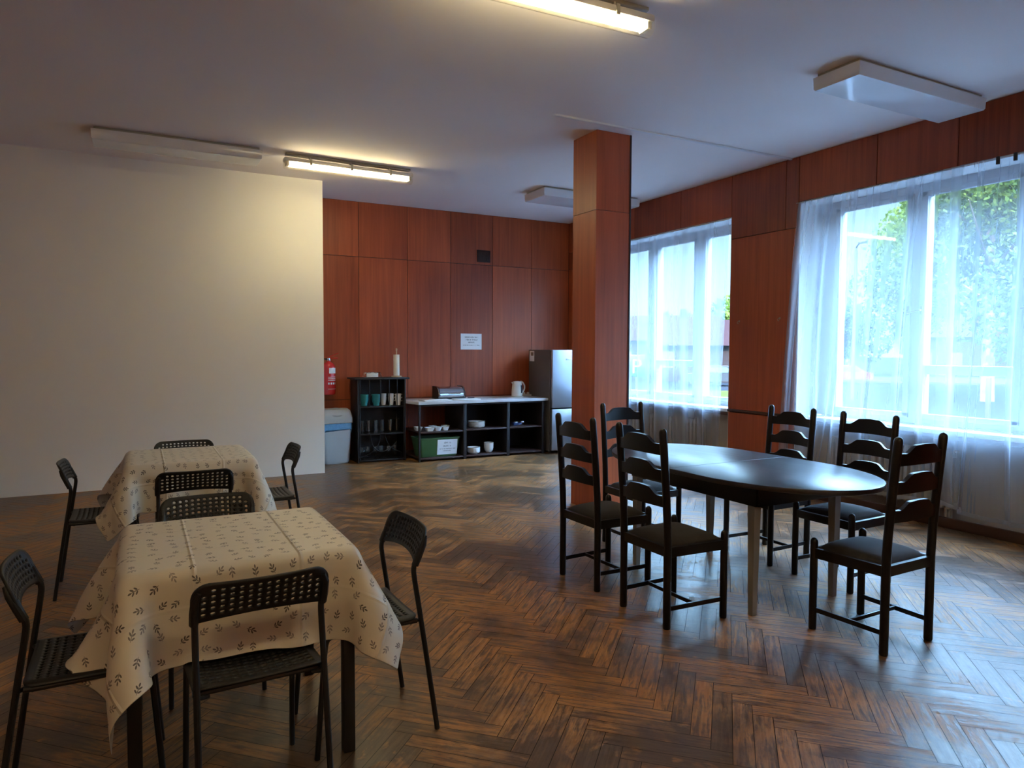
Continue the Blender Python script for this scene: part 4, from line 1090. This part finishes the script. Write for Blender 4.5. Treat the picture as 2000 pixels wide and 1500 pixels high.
# roll-top bread bin
def bread_bin():
    root = thing('bread_bin', 'chrome roll-top bread bin on the worktop', 'bread bin', (3.72, 8.83, ZW))
    L = .185; prof = [(-.115, .022), (-.122, .05), (-.112, .10), (-.08, .145), (-.03, .165), (.11, .165), (.11, .022)]
    m_ = MB(); n = len(prof)
    vs = [(x, p[0], p[1]) for x in (-L+.012, L-.012) for p in prof]
    fs = [(i, (i+1) % n, n+(i+1) % n, n+i) for i in range(n)]
    m_.add(vs, fs); m_.build('roll_lid', 'chrome', root, smooth=40)
    for s in (-1, 1):
        m_ = MB(); q = [(p[0]*1.06, p[1]+(.006 if p[1] > .1 else -.004)) for p in prof]
        x0, x1 = (s*L-.008, s*L+.008) if s > 0 else (-L-.008, -L+.008)
        vs = [(x0, a, b_) for a, b_ in q]+[(x1, a, b_) for a, b_ in q]
        fs = [tuple(range(n)), tuple(range(2*n-1, n-1, -1))]+[(i, n+i, n+(i+1) % n, (i+1) % n) for i in range(n)]
        m_.add(vs, fs).build('end_panel', 'blackplastic', root, smooth=30)
        E = [(x0-.001*s if s < 0 else x0, a, b_) for a, b_ in q[:5]]
        MB().tube(E, .005, 6).build('rim', 'chrome', root)
    MB().box((-L-.012, -.135, 0), (L+.012, .12, .020), .005).build('base', 'blackplastic', root)
    MB().tube([(-.05, -.130, .075), (.12, -.130, .075)], .005, 8).build('handle', 'brass', root)
bread_bin()
def kettle():
    root = thing('electric_kettle', 'cream electric kettle standing on the worktop', 'kettle', (4.72, 8.72, ZW))
    MB().lathe([(.070, 0), (.094, .003), (.094, .012), (.078, .018)], 26).build('base', 'kettle', root)
    m_ = MB().lathe([(.070, .018), (.080, .022), (.079, .08), (.072, .16), (.067, .212), (.055, .222), (.02, .227)], 28)
    m_.add([(-.055, -.022, .17), (-.055, .022, .17), (-.062, .022, .215), (-.062, -.022, .215), (-.092, -.006, .212), (-.092, .006, .212), (-.058, .0, .15)],
           [(3, 2, 5, 4), (0, 3, 4, 6), (1, 6, 5, 2), (4, 5, 6)])
    m_.build('jug', 'kettle', root, smooth=50)
    MB().tube(smooth_pts([(.055, 0, .222), (.085, 0, .215), (.122, 0, .165), (.118, 0, .10), (.078, 0, .05)], 2), .0105, 10).build('handle', 'kettle', root)
    MB().box((.012, -.084, .06), (.030, -.066, .17), .003, mat=Matrix.Rotation(.12, 4, 'Z')).build('water_gauge', 'gauge', root)
kettle()
root = thing('power_strip', 'white power strip with plugs lying by the refrigerator', 'power strip', (4.92, 8.83, ZW), .1)
MB().box((-.07, -.028, 0), (.085, .028, .032), .006).build('socket_body', 'kettle', root)
for x in (-.03, .04): MB().lathe([(.020, .032), (.022, .036), (.018, .058), (.006, .062)], 14, c=(x, 0, 0)).build('plug', 'kettle', root)
MB().tube(smooth_pts([(-.07, 0, .012), (-.10, -.01, .02), (-.13, -.02, .006), (-.10, -.06, .005)], 2), .004, 6).build('cable', 'kettle', root)

# crockery on the shelves
def bowl_prof(r, h, foot=.5): return [(r*foot, 0), (r*foot, .004), (r*.80, h*.25), (r*.96, h*.6), (r, h), (r-.004, h), (r*.92, h*.62), (r*.75, h*.3), (.001, h*.16)]
ordn = ['bottom', 'second', 'third', 'fourth', 'fifth', 'sixth', 'seventh', 'top']
zs_ = .3925
for k in range(6):
    m_ = MB().lathe([(.07, 0), (.072, .003), (.105, .006), (.118, .020), (.115, .021), (.10, .010), (.001, .008)], 28); o = m_.build('plate', 'white')
    o.location = (4.03, 8.60, zs_+k*.0128); tag(o, 'white plate, %s of the stack on the middle upper shelf' % (ordn[k] if k < 5 else 'topmost'), 'plate', 'white plates on the middle upper shelf')
for k in range(5):
    m_ = MB().lathe(bowl_prof(.088, .040, .62), 26); o = m_.build('bowl', 'white')
    o.location = (3.96, 8.54, .0455+k*.0125); tag(o, 'wide white bowl, %s of the stack on the middle bottom shelf' % (ordn[k] if k < 4 else 'topmost'), 'bowl', 'wide white bowls on the bottom shelf')
for k in range(4):
    m_ = MB().lathe([(.034, 0), (.04, .004), (.060, .035), (.068, .075), (.064, .075), (.056, .036), (.001, .012)], 24); o = m_.build('bowl', 'white')
    o.location = (4.20, 8.57, .0455+k*.020); tag(o, 'deep white bowl, %s of the nested stack on the bottom shelf' % (ordn[k] if k < 3 else 'topmost'), 'bowl', 'deep white bowls on the bottom shelf')
for i, (x, y, l) in enumerate(((3.20, 8.62, 'leftmost, behind the thin post'), (3.31, 8.50, 'second from the left in the front row'), (3.42, 8.50, 'third from the left in the front row'), (3.53, 8.51, 'fourth from the left in the front row'), (3.65 - .06, 8.64, 'rightmost, set back'), (3.42, 8.66, 'in the middle of the back row'))):
    s_ = .060 if i in (1,) else .052
    m_ = MB(); q = []
    for w, z in ((s_*.62, 0), (s_*.64, .003), (s_*.95, .050), (s_*.88, .050), (s_*.56, .008)):
        r = []
        for (cx, cy, a0) in ((1, 1, 0), (-1, 1, PI/2), (-1, -1, PI), (1, -1, -PI/2)):
            for t in range(4): an = a0+PI/2*t/3; r.append((cx*w*.7+w*.3*math.cos(an), cy*w*.7+w*.3*math.sin(an), z))
        q.append(r)
    n = len(q[0]); vs = [p for r in q for p in r]; fs = [(a*n+j, a*n+(j+1) % n, (a+1)*n+(j+1) % n, (a+1)*n+j) for a in range(4) for j in range(n)]+[tuple(range(n-1, -1, -1)), tuple(4*n+j for j in range(n))]
    o = m_.add(vs, fs).build('small_bowl', 'white'); o.location = (x, y, .3855)
    tag(o, 'small square white bowl above the green box, %s' % l, 'bowl', 'small white bowls above the green box')

# green box with a paper label
def marks(parent, rows, w, y, name='printed_line', mat='ink', seed=5):
    """rows of letter-like strokes, too small to read"""
    r = random.Random(seed)
    for (zc, hw, hh, bold) in rows:
        m_ = MB(); x = -hw
        while x < hw:
            ww = r.uniform(.7, 1.2)*hh*(.75)
            if r.random() < .14: x += ww; continue
            st = hh*(.22 if bold else .16); up = r.random() < .3
            m_.box((x, y-.0006, zc-hh*.5), (x+st, y, zc+hh*(.5 if not up else .85)))
            if r.random() < .7: m_.box((x, y-.0006, zc+(hh*.5-st)), (x+ww*.8, y, zc+hh*.5))
            if r.random() < .6: m_.box((x+ww*.8-st, y-.0006, zc-hh*.5), (x+ww*.8, y, zc+hh*.5))
            if r.random() < .5: m_.box((x, y-.0006, zc-hh*.5), (x+ww*.8, y, zc-hh*.5+st))
            x += ww*1.15
        m_.build(name, mat, parent, smooth=0)
root = thing('storage_box', 'green plastic storage box with a white paper label under the worktop', 'box', (3.445, 8.63, .0455))
m_ = MB(); q = []
for w, d, z in ((.245, .13, 0), (.250, .135, .01), (.285, .165, .235), (.292, .172, .238), (.292, .172, .252), (.280, .160, .252), (.245, .13, .02)):
    r = []
    for (cx, cy, a0) in ((1, 1, 0), (-1, 1, PI/2), (-1, -1, PI), (1, -1, -PI/2)):
        for t in range(4): an = a0+PI/2*t/3; r.append((cx*(w-.03)+.03*math.cos(an), cy*(d-.03)+.03*math.sin(an), z))
    q.append(r)
n = len(q[0]); vs = [p for r in q for p in r]; fs = [(a*n+j, a*n+(j+1) % n, (a+1)*n+(j+1) % n, (a+1)*n+j) for a in range(len(q)-1) for j in range(n)]+[tuple(range(n-1, -1, -1)), tuple((len(q)-1)*n+j for j in range(n))]
m_.add(vs, fs); m_.build('box_body', 'greenbox', root)
lab = MB().box((-.14, -.001, -.100), (.14, 0, .100)).build('paper_label', 'paper', root, smooth=0)
lab.location = (.105, -.155, .125); lab.rotation_euler = (.133, 0, 0)
marks(lab, [(.055, .045, .018, True), (.012, .055, .014, True), (-.025, .115, .010, False), (-.052, .06, .010, False)], .28, -.0012, seed=3)
# hair clipper like dark bundle on the right shelf
root = thing('coiled_cable', 'dark blue cable bundle with white plugs on the right upper shelf', 'cable', (4.66, 8.60, .3925))
P = [(.075*math.cos(a)*(1+.1*math.sin(3*a)), .05*math.sin(a), .012+.008*a/6.28+.006*math.sin(5*a)) for a in np.linspace(0, 6*PI, 90)]
MB().tube(P, .007, 7).build('cable_coil', 'blue', root)
MB().box((-.09, -.055, .0), (-.02, -.02, .045), .01).build('adapter', 'blue', root)
for x in (-.045, .055): MB().box((x-.022, -.06, .035), (x+.022, -.025, .055), .008).build('plug', 'white', root)

# refrigerator
def fridge():
    root = thing('refrigerator', 'tall grey refrigerator with silver doors in the corner behind the column', 'refrigerator', (5.306, 8.62, 0))
    MB().box((-.27, -.27, .03), (.27, .33, 1.445), .006).build('body', 'fridgeside', root)
    for x in (-.22, .22): MB().lathe([(.02, 0), (.02, .03)], 12, c=(x, -.2, 0)).build('foot', 'gasket', root)
    for x in (-.22, .22): MB().lathe([(.02, 0), (.02, .03)], 12, c=(x, .28, 0)).build('foot', 'gasket', root)
    MB().box((-.262, -.288, .05), (.262, -.2705, 1.435)).build('door_gasket', 'gasket', root)
    for z0, z1 in ((.045, .622), (.638, 1.445)):
        d_ = MB().box((-.27, -.335, z0), (.27, -.2885, z1), .012).build('door', 'fridgedoor', root)
        if z0 > .5: MB().box((-.05, -.3365, 1.30), (.05, -.3352, 1.325), .0004).build('badge', 'white', d_)
    s_ = MB().box((-.2715, .17, 1.28), (-.2702, .30, 1.43)).build('paper_slip', 'paper', root, smooth=0)
    MB().box((-.2725, .19, 1.36), (-.2716, .26, 1.41)).build('printed_block', 'tabletop', s_, smooth=0)
fridge()

# wall notice and vent
root = thing('wall_notice', 'white paper notice with printed lines taped to the panelled wall', 'notice', (4.18, YB-.001, 1.558))
pp = MB().box((-.163, -.0012, -.113), (.163, 0, .113)).build('paper', 'paper', root, smooth=0)
marks(root, [(.062, .10, .014, False), (.025, .095, .016, True), (-.012, .045, .016, True), (-.052, .125, .012, False)], .3, -.0014, seed=8)
root = thing('air_vent', 'small dark slatted air vent high on the panelled wall', 'vent', (4.37, YB-.0005, 2.775))
MB().box((-.105, -.012, -.085), (.105, 0, .085), .004).build('frame', 'groove', root)
for i in range(8): MB().box((-.078+i*.021, -.018, -.068), (-.072+i*.021+.003, -.0125, .068)).build('slat', 'ventm', root, smooth=0)

# ------------------------------------------------------------------ outside
G = -1.0
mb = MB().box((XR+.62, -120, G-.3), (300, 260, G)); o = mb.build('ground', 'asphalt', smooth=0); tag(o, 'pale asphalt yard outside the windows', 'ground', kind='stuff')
def strip(az0, az1, d0, d1, name, mat, label, cat, h=.06):
    n = 14; vs = []
    for d_ in (d0, d1):
        for i in range(n+1):
            a = az0+(az1-az0)*i/n; vs.append((d_*math.sin(a), d_*math.cos(a)))
    poly = vs[:n+1]+vs[n+1:][::-1]
    o = MB().prism(poly[::-1], G+.002, G+h).build(name, mat, smooth=0); tag(o, label, cat, kind='stuff'); return o
strip(.89, 1.30, 64, 78, 'lawn', 'grass', 'yellow-green grass strip across the yard outside', 'grass')
strip(.89, 1.30, 62.9, 63.9, 'kerb', 'kerb', 'bright kerb line in front of the grass outside', 'kerb', .14)
strip(.66, .80, 34, 44, 'lawn', 'grass', 'patch of grass low in the far window view', 'grass', .08)
def tree(az, dist, hgt, rad, cz, seed, mat, label, nleaf=7000, leaf=.42, group='trees outside the windows'):
    r = np.random.RandomState(seed); x, y = dist*math.sin(az), dist*math.cos(az)
    root = thing('leafy_tree', label, 'tree', (x, y, G), 0, group)
    m_ = MB().tube([(0, 0, 0), (.1, .1, hgt*.3), (0, .2, hgt*.75)], [rad*.055, rad*.045, rad*.015], 10)
    for k in range(9):
        a = r.uniform(0, 6.28); z = hgt*r.uniform(.25, .55); L = rad*r.uniform(.5, .8)
        m_.tube(smooth_pts([(0, .1, z), (L*.5*math.cos(a), L*.5*math.sin(a), z+L*.35), (L*math.cos(a), L*math.sin(a), z+L*.75)], 1), [rad*.02, rad*.016, rad*.012, rad*.008, rad*.005, rad*.004][:len(smooth_pts([(0, 0, 0)]*3, 1))], 6)
    m_.build('trunk', 'bark', root)
    nb = 46; c = r.normal(0, 1, (nb, 3)); c /= np.linalg.norm(c, axis=1)[:, None]; c *= (r.uniform(.25, .82, (nb, 1)))
    br = r.uniform(.16, .34, nb)
    k = r.randint(0, nb, nleaf); dd = r.normal(0, 1, (nleaf, 3)); dd /= np.linalg.norm(dd, axis=1)[:, None]
    p = c[k]+dd*(br[k]*r.uniform(.5, 1, nleaf)**.5)[:, None]
    p = p*np.array([rad, rad, hgt*.5*.92]); p[:, 2] += cz
    p = p[p[:, 2] > .6]; nleaf = len(p)
    u = r.normal(0, 1, (nleaf, 3)); u /= np.linalg.norm(u, axis=1)[:, None]
    t = r.normal(0, 1, (nleaf, 3)); v = np.cross(u, t); v /= np.linalg.norm(v, axis=1)[:, None]
    s = leaf*r.uniform(.5, 1.1, nleaf)[:, None]
    q = np.stack([p-u*s, p+v*s*.55, p+u*s, p-v*s*.55], 1).reshape(-1, 3)
    me = bpy.data.meshes.new('foliage'); me.from_pydata(q.tolist(), [], [(4*i, 4*i+1, 4*i+2, 4*i+3) for i in range(nleaf)])
    me.materials.append(M[mat]); at = me.attributes.new('tone', 'FLOAT', 'FACE'); at.data.foreach_set('value', r.uniform(0, 1, nleaf).tolist())
    o = bpy.data.objects.new('foliage', me); COL.objects.link(o); o.parent = root; o['kind'] = 'stuff'
    return root
tree(1.085, 42, 17, 5.6, 9.0, 1, 'leafA', 'large leafy tree filling the right half of the near window', 26000, .17)
tree(1.22, 62, 17, 7, 9.0, 2, 'leafA', 'large leafy tree at the right picture edge of the near window', 14000, .24)
tree(1.005, 66, 15.5, 5.0, 8.2, 3, 'leafA', 'leafy tree just left of the largest tree in the near window', 14000, .22)
tree(.935, 80, 7.6, 4.6, 4.6, 4, 'leafB', 'low leafy tree at the left side of the near window', 9000, .22)
tree(.890, 90, 8.5, 6.0, 5.0, 5, 'leafB', 'low leafy tree beyond the pier between the windows', 3500, .42)
tree(.780, 95, 9.6, 6.0, 5.4, 6, 'leafA', 'rounded tree at the right side of the far window', 5000, .4)
tree(.715, 105, 8.4, 6.0, 4.8, 7, 'leafB', 'distant tree in the middle of the far window', 4000, .45)
def house(az, dist, w, d_, h, rh, rz, wall, label):
    x, y = dist*math.sin(az), dist*math.cos(az)
    root = thing('house', label, 'house', (x, y, G), rz, 'houses outside the windows')
    MB().box((-w/2, -d_/2, 0), (w/2, d_/2, h)).build('walls', wall, root, smooth=0)
    MB().add([(-w/2-.4, -d_/2-.5, h), (w/2+.4, -d_/2-.5, h), (w/2+.4, d_/2+.5, h), (-w/2-.4, d_/2+.5, h), (-w/2-.4, 0, h+rh), (w/2+.4, 0, h+rh)],
             [(0, 1, 5, 4), (2, 3, 4, 5), (0, 4, 3), (1, 2, 5), (0, 3, 2, 1)]).build('roof', 'rooftile', root, smooth=0)
    n = int(w/2.6)
    for i in range(n):
        xx = -w/2+w*(i+.5)/n
        MB().box((xx-.5, -d_/2-.05, 1.1), (xx+.5, -d_/2-.002, 2.4)).build('window', 'winfar', root, smooth=0)
    MB().box((w*.2, -.3, h+rh*.3), (w*.2+.7, .4, h+rh+.7)).build('chimney', 'rooftile', root, smooth=0)
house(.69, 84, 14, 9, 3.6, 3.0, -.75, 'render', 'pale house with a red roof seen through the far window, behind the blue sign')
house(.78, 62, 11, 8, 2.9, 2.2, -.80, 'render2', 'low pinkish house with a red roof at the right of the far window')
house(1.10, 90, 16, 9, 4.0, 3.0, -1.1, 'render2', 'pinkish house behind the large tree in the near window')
def az_at(px): return .4888+math.atan((px-1000)/1370.45)
def car(az, dist, rz, mat, label):
    root = thing('car', label, 'car', (dist*math.sin(az), dist*math.cos(az), G), rz, 'cars outside the windows')
    pr = [(-2.1, .35), (-2.1, .8), (-1.3, .92), (-.7, 1.4), (.9, 1.42), (1.6, .95), (2.1, .85), (2.1, .35)]; n = len(pr)
    MB().add([(p[0], -.85, p[1]) for p in pr]+[(p[0], .85, p[1]) for p in pr], [tuple(range(n)), tuple(range(2*n-1, n-1, -1))]+[(i, n+i, n+(i+1) % n, (i+1) % n) for i in range(n)]).build('body', mat, root, smooth=0)
    pr = [(-1.15, .95), (-.68, 1.33), (.85, 1.35), (1.35, .97)]; n = 4
    MB().add([(p[0], -.862, p[1]) for p in pr]+[(p[0], .862, p[1]) for p in pr], [tuple(range(n)), tuple(range(2*n-1, n-1, -1))]+[(i, n+i, n+(i+1) % n, (i+1) % n) for i in range(n)]).build('side_glass', 'winfar', root, smooth=0)
    for x in (-1.3, 1.3):
        for s in (-.72, .72): MB().lathe([(.05, -.1), (.32, -.1), (.33, .1), (.05, .1)], 16, c=(0, 0, 0), mat=Matrix.Translation((x, s, .33)) @ Matrix.Rotation(PI/2, 4, 'X')).build('wheel', 'tyre', root)
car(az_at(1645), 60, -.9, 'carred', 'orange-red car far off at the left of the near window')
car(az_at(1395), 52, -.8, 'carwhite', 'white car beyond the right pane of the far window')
# lamp pole, sign, fence posts
a = az_at(1666); d_ = 40
root = thing('lamp_pole', 'pale lamp pole standing before the trees in the near window', 'pole', (d_*math.sin(a), d_*math.cos(a), G))
MB().tube([(0, 0, 0), (0, 0, 7.6)], [.10, .07], 10).build('pole', 'pole', root)
MB().tube(smooth_pts([(0, 0, 7.5), (0, 0, 7.8), (-.3, -.5, 7.95)], 1), .04, 8).build('arm', 'pole', root)
MB().box((-.45, -.8, 7.85), (-.25, -.4, 7.98), .03).build('lamp_head', 'pole', root)
a = az_at(1243); d_ = 26
root = thing('parking_sign', 'blue sign with a white letter low in the left of the far window', 'sign', (d_*math.sin(a), d_*math.cos(a), G), -a)
MB().tube([(0, .05, 0), (0, .05, 1.6)], .04, 8).build('post', 'pole', root)
MB().box((-.30, 0, 1.5), (.30, .03, 2.3), .02).build('sign_panel', 'signblue', root)
tcu = bpy.data.curves.new('letter', 'FONT'); tcu.body = 'P'; tcu.size = .75; tcu.extrude = .004; tcu.align_x = 'CENTER'
to = bpy.data.objects.new('letter', tcu); COL.objects.link(to)
me = bpy.data.meshes.new_from_object(to.evaluated_get(bpy.context.evaluated_depsgraph_get())); bpy.data.objects.remove(to)
me.materials.append(M['farwhite']); lo_ = bpy.data.objects.new('letter', me); COL.objects.link(lo_); lo_.parent = root
lo_.location = (0, -.006, 1.63); lo_.rotation_euler = (PI/2, 0, 0)
for px, l in ((1858, 'pale marker post right of centre in the near window'), (1932, 'pale marker post at the right of the near window')):
    a = az_at(px); d_ = 30
    o = MB().box((-.07, -.07, 0), (.07, .07, 1.55), .02).build('marker_post', 'post'); o.location = (d_*math.sin(a), d_*math.cos(a), G)
    tag(o, l, 'post', 'marker posts in the yard')
